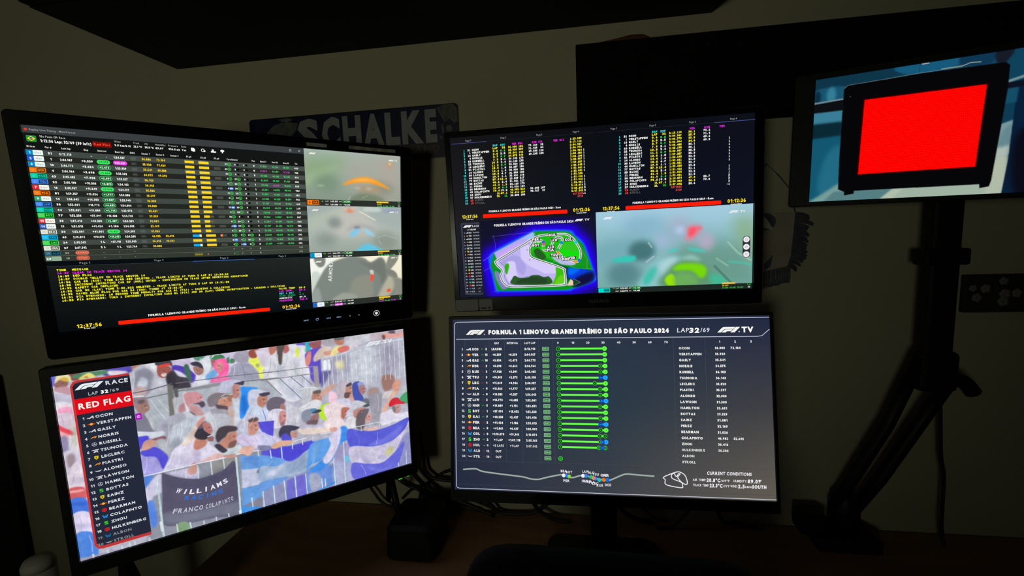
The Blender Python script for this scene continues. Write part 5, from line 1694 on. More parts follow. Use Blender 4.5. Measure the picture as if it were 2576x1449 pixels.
VC.poly([(940, 760), (1200, 720), (1300, 800), (1000, 900), (940, 900)], (112, 168, 180), 40, .8)
VC.poly([(1450, 800), (1800, 780), (1930, 960), (1930, 1050), (1500, 1050)], (104, 152, 136), 50, .9)
VC.poly([(1330, 740), (1440, 660), (1560, 660), (1660, 740), (1620, 800), (1500, 740), (1400, 820)], (150, 180, 200), 30, .8)
VC.blob(1470, 640, 70, 40, (176, 170, 196), 36, .7)
VC.blob(1477, 688, 28, 24, (182, 200, 236), 14)
VC.blob(1364, 748, 36, 40, (160, 184, 214), 20, .9)
VC.blob(1640, 770, 44, 54, (186, 170, 196), 22, .9)
VC.poly([(1515, 672), (1590, 660), (1610, 690), (1570, 740), (1540, 760), (1500, 745), (1530, 710)], (232, 130, 150), 14, .9)
VC.poly([(1535, 680), (1578, 676), (1575, 705), (1545, 735), (1528, 720)], (250, 86, 104), 9)
VC.blob(1597, 682, 14, 9, (246, 100, 120), 7)
VC.blob(1236, 812, 84, 66, (70, 116, 120), 18)
VC.blob(1120, 960, 110, 84, (84, 130, 136), 30, .9)
VC.poly([(1045, 872), (1075, 850), (1190, 840), (1188, 872), (1130, 880)], (52, 200, 182), 7)
VC.poly([(1392, 826), (1440, 802), (1470, 812), (1420, 830)], (80, 200, 190), 6, .9)
VC.poly([(1520, 806), (1590, 812), (1640, 836), (1560, 828)], (70, 200, 186), 6, .9)
VC.line([(1280, 760), (1300, 790)], 9, (170, 196, 206), 5, .8)
VC.line([(1265, 885), (1312, 850)], 10, (170, 200, 210), 5, .8)
VC.poly([(1210, 1050), (1260, 960), (1330, 880), (1420, 860), (1490, 870), (1440, 930), (1370, 1050)], (140, 196, 200), 14)
VC.poly([(1240, 1000), (1290, 930), (1330, 920), (1310, 990), (1260, 1040)], (60, 190, 170), 12, .9)
VC.poly([(1350, 900), (1450, 860), (1440, 930), (1380, 990)], (180, 214, 220), 14, .8)
VC.poly([(1480, 880), (1540, 850), (1600, 880), (1580, 900)], (160, 206, 200), 12, .8)
VC.poly([(1350, 1050), (1400, 940), (1480, 890), (1600, 900), (1660, 960), (1680, 1050)], (96, 150, 110), 16)
VC.poly([(1430, 940), (1480, 905), (1600, 912), (1640, 945), (1632, 990), (1600, 1002), (1550, 955), (1470, 950)], (118, 216, 12), 9)
VC.poly([(1380, 1004), (1420, 968), (1450, 1000), (1444, 1050), (1405, 1050)], (150, 226, 10), 6)
VC.poly([(1450, 970), (1540, 970), (1590, 1020), (1560, 1050), (1450, 1050)], (110, 176, 90), 14, .9)
VC.poly([(1660, 980), (1730, 990), (1790, 1050), (1680, 1050)], (64, 186, 150), 14, .9)
VC.line([(1700, 880), (1770, 930)], 10, (150, 196, 180), 7, .7)
VC.line([(1780, 905), (1860, 915), (1910, 930)], 16, (80, 190, 166), 9, .7)
VC.line([(1690, 930), (1790, 1040)], 14, (74, 110, 100), 8, .7)
VC.line([(1770, 780), (1830, 850), (1910, 900)], 10, (170, 206, 180), 8, .7)
VC.build('onboard_video', PC, scr_c)
K = Ink()
for x0, pages, sel in ((0, (126, 363, 600, 836), 0), (960, (1075, 1315, 1555, 1796), 3)):
    K.rect(x0 + 6, 39.5, x0 + 956, 41.5, (36, 38, 52), 1)
    s0 = x0 + 8 + sel * 238
    K.rect(s0, 39, s0 + 238, 42.5, (72, 76, 140), 2)
    for i, x in enumerate(pages):
        K.text('Page %d' % (i + 1), x, 26, 11, (150, 152, 150), 'c', 38, w=REG)
SPD = '132 209 146 146 170 133 160 156 180 183 173 217 227 173 159 213 169 180'.split()
GAPC = 'LAP 0.6 3.0 3.7 7.9 10.3 11.2 13.0 14.4 18.8 19.9 37.9 40.2 41.4 41.9 70.6 1L 2L'.split()
INTC = '32 0.6 2.5 0.7 3.1 2.4 0.9 1.8 1.4 4.7 1.1 15.4 2.4 1.3 0.4 19.3 67.1 1L'.split()
SP2 = {0: '93', 1: '84', 2: '120', 3: '108', 15: '107', 16: '97'}
CW, CH = 11.7, 12.5
def ic(i):
    return (60, 225, 70) if INTC[i] in ('0.6', '0.7', '0.9', '0.4', '1L') else (YEL if i in (0, 11, 13, 16) else WHITE)
for st, x in (('GAP', 322), ('INT', 372)):
    K.mono(st, x, 71, CW, CH, CYA, 'r', HEAVY)
    K.mono(st, x + 1022, 66, CW, CH, CYA, 'r', HEAVY)
for st, x in (('VER BEA', 489), ('RUS COL', 622), ('VER SAI', 760)):
    K.mono(st, x, 70, 10.3, CH, MAG, 'r', BOLD)
for st, x in (('VER', 1571), ('RUS', 1660), ('VER', 1748)):
    K.mono(st, x, 64, CW, CH, MAG, 'r', BOLD)
K.mono('1:23.949', 796, 67.5, 9.5, CH, YEL, 'l', HEAVY)
for i in range(20):
    yl, yr = 88.5 + i * 18.37, 80.5 + i * 18.62
    off_ = i >= 18
    for y, xn, xc, xt in ((yl, 98, 137, 146), (yr, 1115, 1157, 1167)):
        K.mono(str(i + 1), xn, y, 9.5, CH, CYA, 'r', HEAVY)
        K.mono(CARS[i], xc, y, 10.5, CH, RED if off_ else WHITE, 'r', HEAVY)
        K.mono(NAMES[i], xt, y, CW, CH, (96, 98, 96) if off_ else WHITE, 'l', REG if off_ else HEAVY)
    if not off_:
        K.mono(GAPC[i], 322, yl, CW, CH, YEL, 'r', HEAVY)
        K.mono(INTC[i], 372, yl, CW, CH, ic(i), 'r', HEAVY)
        sc_ = YEL if i < 4 or i in (15, 16) else WHITE
        K.mono(SEC1[i], 391, yl, 9.7, CH, sc_, 'l', HEAVY)
        K.mono(SPD[i], 490, yl, 10, CH, sc_, 'r', HEAVY)
        if i in SEC2:
            K.mono(SEC2[i], 526, yl - 1, 9.7, CH, WHITE, 'l', HEAVY)
            K.mono(SP2[i], 624, yl - 1, 10, CH, WHITE, 'r', HEAVY)
        K.mono(GAPC[i], 1344, yr + 2, CW, CH, YEL, 'r', HEAVY)
        K.mono(INTC[i], 1395, yr + 2, CW, CH, ic(i), 'r', HEAVY)
        K.mono('%.1f' % (float(SEC1[i]) + .001), 1571, yr + 1, 10.2, CH, sc_, 'r', HEAVY)
        if i in SEC2:
            K.mono('%.1f' % (float(SEC2[i]) + .001), 1660, yr, 10.2, CH, WHITE, 'r', HEAVY)
    lt = LAPS[i] if not off_ else ('RETIRED' if i == 18 else 'STOP')
    K.mono(lt, 871, yl - 2.5, 9.5, CH, RED if off_ else YEL, 'r', BOLD if off_ else HEAVY)
    K.mono(lt, 1490, yr, 9.5, CH, RED if off_ else YEL, 'r', BOLD if off_ else HEAVY)
    pt = {11: '', 15: '2', 16: '2', 17: '3', 18: '-1'}.get(i, '1') if 3 <= i <= 18 else ''
    if pt:
        K.mono(pt, 888, yl - 3, 10, CH, WHITE, 'r', HEAVY)
        K.mono(pt, 1778, yr, 10, CH, WHITE, 'r', HEAVY)
for dx, a_, b_, c_, d_, e_ in ((0, 51, 196, 238, 802, 823), (0, 993, 1139, 1184, 1765, 1784)):
    y = 525
    K.text('12:37:56', a_, y, 22, (255, 226, 40), width=107, w=BOLD)
    K.text('Track time', a_ + 28, y + 19, 7, WHITE, width=50, w=HEAVY)
    K.rrect(b_, 516, b_ + (568 if b_ < 500 else 588), 541, 5, (252, 30, 8), 2)
    K.text('FORMULA 1 LENOVO GRANDE PRÊMIO DE SÃO PAULO 2024 - Race', c_, 499, 13, WHITE, width=484 if c_ < 500 else 497, w=HEAVY)
    K.text('01:12:36', d_, y - 2, 22, (255, 226, 40), width=108, w=BOLD)
    K.text('Session timer', e_, y + 18, 7, WHITE, width=66, w=HEAVY)
K.text('FORMULA 1 LENOVO GRANDE PRÊMIO DE SÃO PAULO 2024', 268, 594, 16, WHITE, width=533, w=HEAVY)
tv_logo(K, 808, 582, 98, WHITE)
K.rrect(39, 567, 168, 1061, 10, (92, 98, 122), 1)
K.rrect(41, 569, 169, 1059, 9, (34, 36, 48), 1.4)
K.rrect(46, 574, 169, 1054, 8, (92, 98, 122), 1.6)
K.rrect(47.5, 575.5, 169, 1052, 8, (30, 32, 42), 2)
f1_logo(K, 53, 583, 62, WHITE)
K.text('RACE', 117, 591, 13, (210, 212, 216), width=46)
K.text('LAP', 80, 613, 9, (190, 192, 196), width=20, w=REG)
K.text('32/69', 104, 613, 10, WHITE, width=38, w=HEAVY)
for i in range(20):
    y = 634 + i * 21.35
    d_ = 1 if i < 18 else .75
    K.text(str(i + 1), 61, y, 8.5, (190, 192, 196), 'r')
    team(K, TEAM[i], 78, y, 8.5, d_)
    K.text(ORDER[i], 89, y, 10, tuple(v * d_ for v in (225, 226, 230)), width=20)
    K.text('ON TRACK' if i < 18 else 'OUT', 142, y, 8, tuple(v * d_ for v in (190, 192, 198)), 'c', 42 if i < 18 else 18, w=BOLD)
for st, x, y in (('HUL', 661, 678), ('LAW', 669, 712), ('COL', 764, 714), ('PER', 547, 702), ('BOT', 546, 741), ('ALO', 644, 758), ('PIA', 643, 777), ('TSU', 666, 811), ('RUS', 704, 830), ('NOR', 742, 842), ('VER', 783, 836)):
    K.rect(x - 27, y - 11, x + 27, y + 11, (52, 48, 60), 1.5)
    K.text(st, x, y, 17, WHITE, 'c', 46, w=HEAVY)
K.text('SAI', 556, 720, 12, (230, 225, 235), 'c', 40)
for x, y, c_ in ((599, 734, (225, 70, 140)), (598, 722, (60, 80, 225)), (595, 761, (60, 200, 60)), (718, 731, (20, 130, 240)), (813, 732, (40, 190, 250)), (691, 778, (50, 170, 110)), (693, 795, (245, 140, 60)), (805, 862, (250, 150, 60)), (831, 854, (30, 110, 240))):
    K.disc(x, y, 10.5, c_, 4, 16)
for x, y in ((488, 768), (500, 838), (283, 952), (300, 898), (265, 880), (742, 1008), (722, 884), (852, 800), (556, 680)):
    K.ring(x, y, 5.5, 1.8, (90, 84, 120), 3, 12)
K.rect(946, 1046, 1918, 1081, (30, 40, 36), 2)
K.rrect(952, 1048, 1028, 1076, 5, (0, 232, 220), 3)
K.rrect(986, 1051, 1024, 1073, 3, (0, 170, 160), 3.5)
K.text('11', 968, 1062, 11, (0, 130, 125), 'c', layer=4)
K.text('HAM', 1005, 1062, 12, (0, 70, 76), 'c', layer=4)
K.text('+3', 1056, 1052, 9, (120, 190, 120), 'r', layer=3)
K.text('+1.114', 1221, 1052, 10, (200, 250, 205), 'r', 42, layer=4.5)
K.rrect(1168, 1042, 1229, 1061, 9, (70, 190, 90), 3)
K.rrect(1170, 1044, 1227, 1059, 7, (30, 96, 46), 3.5)
for a_, b_, y in (('LAST', '1:52.031', 1053), ('BEST', '1:23.973', 1071)):
    K.text(a_, 1064, y, 7, (205, 205, 200), width=22)
    K.text(b_, 1092, y, 10, WHITE, width=50, w=HEAVY)
K.text('INT', 1150, 1053, 7, (205, 205, 200), width=15)
K.text('GAP', 1150, 1071, 7, (205, 205, 200), width=15)
K.text('+19.889', 1221, 1071, 10, WHITE, 'r', 44, w=HEAVY)
for s_ in range(16):
    K.rect(1735 + s_ * 5.1, 1038, 1739.4 + s_ * 5.1, 1048, (250, 200, 60), 3)
K.text('32.651', 1737, 1057, 9, (250, 200, 60), width=36)
for x, st in ((1737, '21.266'), (1782, '44.402'), (1828, '18.029')):
    K.text(st, x, 1071, 9, (60, 190, 80), width=36)
K.ring(1898, 1052, 9, 2.4, (70, 200, 80), 3)
K.text('28', 1898, 1071, 9, WHITE, 'c')
f1_logo(K, 993, 580, 62, (236, 242, 246))
tv_logo(K, 1772, 583, 100, (232, 238, 244))
K.rrect(1858, 745, 1903, 884, 22, (42, 50, 52), 2)
for y in (768, 815, 862):
    K.disc(1880, y, 18.5, (240, 232, 240), 3, 24)
    K.ring(1880, y, 6.5, 1.6, (120, 116, 130), 4, 12)
K.build('lettering', PC, scr_c)
K = Relief()
K.text('TELEFUNKEN', 950, 1132, 22, (0, 0, 0), 'c', 136, w=REG, layer=1)
K.build('maker_lettering', PC, mon_c, M_PRINT).location -= PC.n * .0042
for l_, r_, b_ in ((-32, 128, 1172), (136, 228, 1172)):
    lo = rr_loop(l_, 1094, r_, b_, 8)
    MB().loft([[PC.at(a, b, -.0046) for a, b in lo], [PC.at(a, b, -.0041) for a, b in lo]]).build('pale_patch', M_PALE, mon_c)  # thin pale patches on the lower left of the bezel
K = Relief()
K.rect(148, 1150, 184, 1160, (0, 0, 0), 7)
K.rect(198, 1149, 216, 1160, (0, 0, 0), 7)
K.build('dark_marks', PC, mon_c, M_BLACK).location -= PC.n * .0042

# ------------------------------------------------------------------ monitor D: lower right monitor on its stand
mon_d = thing('monitor', 'lower right black monitor on a stand showing the dark blue lap chart table', 'monitor', (.05, .80, .75))
casing(PD, -24, -22, 1940, 1150, 10, .003, .014, .040, 280, 'casing', M_BLACK, mon_d)
scr_d = glass(PD, [[(46, 52, 70), (42, 52, 70), (32, 40, 66)], [(42, 50, 66), (42, 58, 72), (64, 64, 68)], [(36, 42, 64), (60, 64, 72), (98, 92, 82)]], mon_d)
MB().box((.022, .792, .772), (.072, .806, 1.06), .004).build('stand_neck', M_BLACK, mon_d)
MB().box((.015, .775, 1.04), (.079, .800, 1.12), .003).build('mount_plate', M_BLACK, mon_d)
MB().loft([[Vector((.047 + a, .80 + b, z)) for a, b in rr_loop(-.115, -.09, .115, .09, .03)] for z in (.7502, .762)] + [[Vector((.047 + a, .80 + b, .774)) for a, b in rr_loop(-.05, -.03, .05, .03, .02)]]).build('stand_base', M_BLACK, mon_d)
K = Ink()
LN = (208, 212, 228)
K.stroke([(1918, 11), (700, 14.5), (34, 16.5), (20, 21), (12, 34), (11.5, 1052), (16, 1064), (30, 1069.5), (900, 1070.5), (1920, 1071)], 3.4, LN, 2)
K.stroke([(23, 126), (1000, 124), (1850, 123), (1874, 119), (1917, 82)], 3.4, LN, 2)
f1_logo(K, 88, 67, 125, WHITE)
K.disc(209, 96, 4, (200, 200, 220), 3)
K.text('FORMULA 1 LENOVO GRANDE PRÊMIO DE SÃO PAULO 2024', 235, 83, 29, WHITE, width=1110, w=BLACK, gap=.12)
K.text('LAP', 1393, 82, 26, (232, 232, 240), width=68, w=REG, shear=.1)
K.text('32', 1463, 84, 31, WHITE, width=58, w=HEAVY, shear=.1)
K.text('/69', 1527, 82, 25, (226, 228, 238), width=52, w=REG, shear=.1)
f1_logo(K, 1624, 66, 130, WHITE)
K.disc(1748, 94, 4, (200, 200, 220), 3)
K.text('TV', 1762, 82, 34, WHITE, width=66, w=HEAVY, gap=.03)
for x in (80, 238, 337, 442, 553, 642, 1369, 1552):
    K.rect(x - .8, 126, x + .8, 896, (70, 78, 94), 1)
K.rect(12, 895.5, 1920, 897, (66, 72, 88), 1)
K.rect(12, 1045, 1920, 1046.5, (60, 66, 82), 1)
K.rect(1260, 897, 1261.5, 1045, (70, 74, 86), 1)
for st, x, w in (('GAP', 286, 30), ('INTERVAL', 388, 72), ('LAST LAP', 498, 70)):
    K.text(st, x, 153, 13, (238, 240, 246), 'c', w)
for st, x in (('0', 675), ('10', 768), ('20', 859), ('30', 952), ('40', 1046), ('50', 1139), ('60', 1232), ('70', 1327), ('1', 1635), ('2', 1723), ('3', 1812)):
    K.text(st, x, 153, 13, WHITE, 'c', w=BOLD)
GAPD = 'LEADER +0.559 +3.034 +3.698 +7.928 +10.303 +11.249 +13.026 +14.383 +18.775 +19.889 +37.991 +40.238 +41.424 +41.861 +1:10.570 +1_LAP +2_LAPS OUT OUT'.split()
INTD = '_ +0.559 +2.475 +0.664 +3.091 +2.375 +0.946 +1.777 +1.357 +4.683 +1.114 +15.052 +2.437 +1.186 +0.437 +19.343 +1:07.118 +1_LAP'.split()
ARR = '^3 ^15 ^10 v3 v3 v3 v1 -0 -0 v5 ^3 v1 ^7 v2 -0 -0 ^2 -0 v12 v10'.split()
G1, G2, G3, BL1, BL2 = (104, 255, 70), (6, 78, 20), (80, 215, 60), (12, 70, 190), (30, 170, 255)
MARKS = [[('e', 960)], [('e', 960)], [('e', 960)], [('m', 932), ('e', 961)], [('m', 932), ('e', 961)], [('b', 932), ('c', 961)], [('m', 896), ('e', 961)], [('m', 927), ('e', 961)], [('m', 927), ('e', 961)], [('b', 934), ('c', 961)], [('m', 924), ('e', 958)], [('e', 957)], [('m', 925), ('e', 958)], [('b', 924), ('c', 958)], [('m', 924), ('e', 957)], [('m', 917), ('m', 951)], [('m', 922), ('b', 934), ('c', 955)], [('n', 911), ('b', 932), ('n', 949)], [], []]
for i in range(20):
    y = 190 + i * 35.63
    d_ = 1.0 if i < 17 else .88
    W_ = tuple(v * d_ for v in WHITE)
    K.text(str(i + 1), 62, y, 14, W_, 'c', w=BOLD)
    team(K, TEAM[i], 104, y, 15.5, d_)
    K.text(ORDER[i], 126, y, 15.5, W_, width=42, w=HEAVY)
    if ARR[i][0] == '-':
        K.text('-', 196, y, 14, W_, 'c')
    else:
        s_ = -1 if ARR[i][0] == '^' else 1
        K.stroke([(186, y - 3 * s_), (193, y + 4 * s_), (200, y - 3 * s_)], 2.4, (70, 190, 80) if s_ < 0 else (150, 50, 56), 2)
    K.text(ARR[i][1:], 218, y, 14, W_, 'c', w=HEAVY)
    K.text(GAPD[i].replace('_', ' '), 287, y, 14, W_, 'c', sx=.86, w=HEAVY)
    if i < 18:
        K.text(INTD[i].replace('_', ' '), 389, y, 14, W_, 'c', sx=.86, w=HEAVY)
        K.text(LAPS[i], 498, y, 14, W_, 'c', 68, w=HEAVY)
        K.text(SEC1[i], 1636, y, 14, W_, 'c', 56, w=HEAVY)
        if i in (0, 15):
            K.text(SEC2[i], 1724, y, 14, W_, 'c', 56, w=HEAVY)
    K.text(NAMES[i], 1400, y + .5, 14.5, W_, 'l', sx=.95, w=HEAVY)
    K.rrect(576, y - 11.5, 618, y + 11.5, 4, (150, 205, 160), 2)
    K.rrect(579, y - 8.5, 615, y + 8.5, 3, (52, 112, 62), 2.5)
    K.text('DRS', 597, y, 9, (150, 215, 150), 'c', 28, w=BOLD)
    if i < 18:
        K.rect(682, y - 5.5, MARKS[i][-1][1], y + 5.5, G1, 2)
        if MARKS[i][-1][0] == 'c':
            K.rect(930, y - 5.5, 960, y + 5.5, BL2, 2.2)
    if i != 18:
        K.disc(676, y, 13.5, G3 if i < 19 else (90, 230, 70), 3, 20)
        K.disc(676, y, 11, G2 if i < 19 else (14, 140, 24), 3.5, 20)
        K.text('0' if i < 17 else '1', 676, y, 9, (80, 200, 60), 'c', layer=4)
    for kd, x in MARKS[i]:
        if kd == 'e':
            K.disc(x, y, 14, G1, 3, 20)
            K.text(str(31 if len(MARKS[i]) == 1 else 4), x, y, 9, (50, 150, 30), 'c', layer=4)
        elif kd in 'mn':
            K.disc(x, y, 13, G3, 3, 20)
            K.disc(x, y, 10.5, G2 if kd == 'm' else (16, 110, 40), 3.5, 20)
            K.text('0', x, y, 9, (80, 200, 60), 'c', layer=4)
        elif kd == 'b':
            K.disc(x, y, 13, BL1, 3.7, 20)
            K.text('28', x, y, 7, (90, 160, 250), 'c', layer=4)
        else:
            K.disc(x, y, 14, BL2, 3, 20)
            K.text('3', x, y, 9, (20, 90, 200), 'c', layer=4)
K.stroke([(56, 952), (100, 947), (143, 946), (181, 960), (276, 971), (435, 986), (486, 997), (537, 998), (590, 984), (657, 969), (684, 967), (743, 981), (802, 966), (860, 975), (940, 990), (975, 988), (1049, 955), (1082, 949), (1143, 953), (1236, 957)], 9, (158, 172, 164), 1.5, smooth=True)
for x, y, c_ in ((693, 969, (242, 244, 246)), (709, 970, (50, 110, 235)), (726, 974, (130, 220, 40)), (811, 968, (240, 242, 246)), (830, 968, (60, 130, 235)), (859, 973, (40, 190, 120)), (874, 979, (240, 140, 60)), (885, 982, (80, 120, 230)), (909, 990, (20, 205, 205)), (936, 988, (245, 120, 20)), (958, 988, (20, 110, 235))):
    K.disc(x, y, 11.5, c_, 3, 18)
for st, x, y in (('BEA', 694, 943), ('BOT', 726, 948), ('PER', 709, 1001), ('LAW', 827, 942), ('ALO', 861, 948), ('TSU', 887, 957), ('GAS', 936, 961), ('VER', 948, 961), ('HUL', 822, 999), ('HAM', 838, 1000), ('PIA', 864, 1006), ('LEC', 884, 1012), ('RUS', 911, 1022), ('OCO', 960, 1018)):
    K.text(st, x, y, 15, (238, 238, 244), 'c', 38, w=BOLD)
mini = [(1290, 960), (1362, 929), (1392, 931), (1415, 950), (1425, 985), (1419, 1000), (1395, 990), (1375, 968), (1372, 955), (1385, 940), (1376, 938), (1366, 954), (1358, 950), (1352, 938), (1340, 940), (1334, 956), (1345, 970), (1390, 988), (1396, 1004), (1392, 1020), (1320, 1010), (1297, 998), (1298, 975)]
K.stroke(mini, 5, (240, 236, 244), 2, smooth=True, closed=True)
K.text('CURRENT CONDITIONS', 1663, 929, 19, (240, 238, 244), 'c', 250, w=BOLD, shear=.1)
for st, x, y, w, h, wt in (('AIR TEMP:', 1456, 970, 76, 14, REG), ('20.8°C', 1535, 970, 76, 22, HEAVY), ('/69°F', 1614, 971, 50, 13, REG), ('HUMIDITY:', 1686, 970, 76, 14, REG), ('89.0%', 1765, 970, 76, 22, HEAVY), ('TRACK TEMP:', 1456, 1001, 92, 14, REG), ('23.3°C', 1551, 1001, 72, 22, HEAVY), ('/73°F', 1626, 1002, 36, 13, REG), ('WIND:', 1667, 1001, 40, 14, REG), ('2.5', 1710, 1001, 36, 22, HEAVY), ('KM/H', 1748, 1003, 38, 11, BOLD), ('SOUTH', 1788, 1001, 78, 20, HEAVY)):
    K.text(st, x, y, h, (240, 238, 244), 'l', w, w=wt, shear=.08)
K.build('lettering', PD, scr_d)

# ------------------------------------------------------------------ monitor E: right-hand screen on the arm
mon_e = thing('monitor', 'right-hand black screen on the arm showing a red trackside light board', 'monitor', (.65, .86, 1.43))
casing(PE, -158, -52, 2078, 1118, 30, .0035, .012, .026, 420, 'casing', M_BLACK, mon_e)
scr_e = glass(PE, [[(10, 40, 56)] * 2] * 2, mon_e)
E_ = Picture((0, 0, 1920, 1080), 640, 360, (14, 66, 92))
E_.poly([(-20, -20), (1400, -20), (1400, 120), (-20, 120)], (18, 78, 106), 10, smooth=False)
E_.poly([(-20, -20), (560, -20), (620, 60), (240, 110), (-20, 110)], (14, 58, 80), 14)
E_.poly([(560, -20), (940, -20), (900, 70), (620, 64)], (22, 98, 136), 10)
E_.poly([(960, -20), (1140, -20), (1120, 80), (960, 66)], (14, 60, 92), 10)
E_.poly([(-20, 100), (210, 90), (210, 210), (-20, 216)], (24, 92, 122), 12)
E_.blob(120, 150, 34, 70, (52, 138, 166), 16)
E_.blob(20, 160, 24, 60, (10, 50, 70), 12)
E_.poly([(-20, 200), (210, 190), (210, 206), (-20, 216)], (110, 150, 160), 3, smooth=False)
E_.poly([(-20, 216), (210, 204), (210, 296), (-20, 292)], (12, 16, 20), 3, smooth=False)
E_.poly([(-20, 292), (210, 294), (210, 400), (-20, 400)], (58, 138, 166), 8, smooth=False)
E_.poly([(-20, 390), (210, 390), (210, 516), (-20, 530)], (10, 44, 58), 16, smooth=False)
E_.poly([(-20, 520), (210, 510), (220, 1090), (-20, 1090)], (18, 96, 124), 14, smooth=False)
E_.poly([(100, 700), (210, 600), (210, 980), (60, 1000)], (34, 118, 146), 30)
E_.poly([(-20, 1090), (100, 1010), (208, 930), (260, 960), (260, 1090)], (116, 172, 168), 16, smooth=False)
E_.poly([(180, 1000), (620, 980), (560, 1090), (100, 1090)], (84, 140, 144), 12, smooth=False)
E_.poly([(590, 1000), (1260, 980), (1250, 1090), (500, 1090)], (160, 198, 180), 10, smooth=False)
E_.poly([(500, 1090), (590, 1000), (660, 1000), (580, 1090)], (176, 210, 190), 12, smooth=False)
E_.poly([(1180, 560), (1290, 520), (1262, 900), (1248, 1090), (1150, 1090)], (120, 168, 172), 8, smooth=False)
E_.poly([(1190, 730), (1275, 720), (1262, 800), (1180, 800)], (170, 204, 196), 20)
E_.poly([(1180, 830), (1268, 820), (1250, 1090), (1150, 1090)], (176, 208, 186), 14)
E_.poly([(1230, 590), (1284, 560), (1276, 690), (1200, 720)], (96, 146, 156), 16, .8)
E_.poly([(1284, 80), (1940, 40), (1940, 1100), (1246, 1090), (1268, 813)], (8, 34, 62), 4, smooth=False)
E_.poly([(1300, 640), (1500, 600), (1500, 1100), (1320, 1100)], (10, 12, 26), 30)
E_.poly([(1210, 60), (1320, -10), (1940, -10), (1940, 240), (1228, 240)], (16, 72, 100), 12)
E_.poly([(1228, 222), (1320, 196), (1320, 216), (1228, 244)], (110, 156, 160), 5, smooth=False)
E_.poly([(1220, 244), (1340, 232), (1340, 280), (1220, 290)], (12, 20, 36), 6, smooth=False)
E_.poly([(1222, 288), (1290, 284), (1284, 396), (1220, 400)], (20, 84, 112), 8, smooth=False)
E_.poly([(1150, -10), (1250, -10), (1205, 90), (1160, 90)], (22, 30, 44), 10)
DEV = [(209, 114), (233, 88), (700, 76), (1206, 86), (1230, 110), (1231, 265), (1212, 569), (1185, 972), (1175, 1022), (1121, 1033), (1119, 1002), (325, 1000), (325, 1025), (257, 1037), (255, 1005), (211, 981), (206, 726)]
E_.poly(DEV, (6, 7, 9), 3, smooth=False)
E_.line([(212, 108), (236, 86), (520, 80), (700, 73), (960, 72)], 4, (120, 150, 150), 2, .8)
E_.line([(841, 66), (962, 66), (1010, 50), (1066, 56)], 7, (140, 168, 150), 3)
E_.line([(720, 4), (760, 4)], 6, (190, 210, 210), 2)
E_.line([(705, 4), (705, 66)], 3, (12, 60, 86), 2)
E_.blob(256, 186, 4, 4, (90, 110, 120), 2)
RD = [(358, 230), (1111, 234), (1086, 860), (346, 859)]
E_.poly([(350, 222), (1119, 226), (1094, 868), (338, 867)], (70, 0, 0), 6, smooth=False)
E_.poly(RD, (252, 0, 0), 1, smooth=False)
for j in range(46):                                               # rows of lamps on the board
    f = (j + .5) / 46
    yy = 232 + f * 627
    xl, xr = 358 - 12 * f, 1111 - 25 * f
    n_ = 62
    for q in range(n_):
        E_.line([(xl + (xr - xl) * (q + .35) / n_, yy), (xl + (xr - xl) * (q + .6) / n_, yy)], 3.4, (255, 64, 24), 1, .62 if (q * 7 + j * 3) % 5 else .3)
E_.im[..., 1:] *= .9
E_.build('broadcast_picture', PE, scr_e)

# ------------------------------------------------------------------ monitor arm clamped to the desk
arm = thing('desk_mount', 'black sprung monitor mount clamped to the desk, carrying the red light board screen', 'monitor mount', (.55, .93, .75))
MB().box((.485, .895, .7502), (.605, .974, .778), .004).build('clamp_base', M_METAL, arm)
MB().box((.455, .905, .778), (.505, .950, .822), .006).build('clamp_knob', M_METAL, arm)
MB().lathe((.552, .938, .778), [(.028, 0), (.028, .05), (.024, .075), (.018, .08)], 20).build('base_post', M_METAL, arm, True)
MB().tube([(.530, .935, .83), (.552, .915, .905), (.600, .905, 1.02), (.646, .90, 1.158)], .012, 10, False).build('upper_link', M_METAL, arm, True)
MB().tube([(.572, .940, .82), (.604, .92, .90), (.658, .91, 1.02), (.698, .90, 1.112)], .0125, 10, False).build('lower_link', M_METAL, arm, True)
MB().box((.640, .885, 1.095), (.706, .918, 1.172), .01).build('elbow_joint', M_METAL, arm)
MB().tube([(.700, .90, 1.118), (.722, .898, 1.112), (.738, .898, 1.092)], .013, 10).build('tension_lever', M_METAL, arm, True)
MB().box((.646, .888, 1.14), (.694, .916, 1.585), .006).build('post', M_METAL, arm)
MB().box((.634, .884, 1.335), (.706, .920, 1.365), .004).build('cable_clip', M_METAL, arm)
MB().box((.640, .878, 1.52), (.700, .890, 1.60), .003).build('tilt_head', M_METAL, arm)
_bolt = mat('bare_bolt', (.10, .10, .10), .4, metal=1.0)
for x, y, z in ((.641, .884, 1.158), (.690, .884, 1.110)):
    MB().tube([(x, y - .003, z), (x, y + .003, z)], .0022, 8, False).build('bolt', _bolt, arm)

# ------------------------------------------------------------------ loose cables behind the lower monitors
def cable(label, pts, r=.0035, y=.955):
    o = MB().tube([(p[0], p[2] if len(p) > 2 else y, p[1]) for p in pts], r, 8).build('cable', M_CABLE, None, True)
    return tag(o, label, 'cable', 'loose black cables behind the lower screens')
cable('thin black cable hanging under the bezel left of the crowd television foot', [(-.525, .86), (-.517, .81), (-.507, .792), (-.494, .773), (-.471, .757), (-.45, .7545)], .0035, .958)
cable('black cable sagging down to the desk from beside the green lights', [(-.47, .86), (-.444, .827), (-.422, .812), (-.396, .802), (-.374, .789), (-.332, .776), (-.286, .763), (-.24, .7545)], .0042, .966)
cable('thickest black cable running down behind the lap chart monitor corner', [(-.41, .90), (-.394, .856), (-.379, .837), (-.361, .821), (-.339, .806), (-.314, .798), (-.27, .785), (-.20, .757)], .0055, .945)
cable('black cable looping up high between the two lower screens', [(-.375, .96), (-.372, .90), (-.370, .863), (-.358, .846), (-.343, .838), (-.30, .835), (-.24, .84)], .0045, .956)
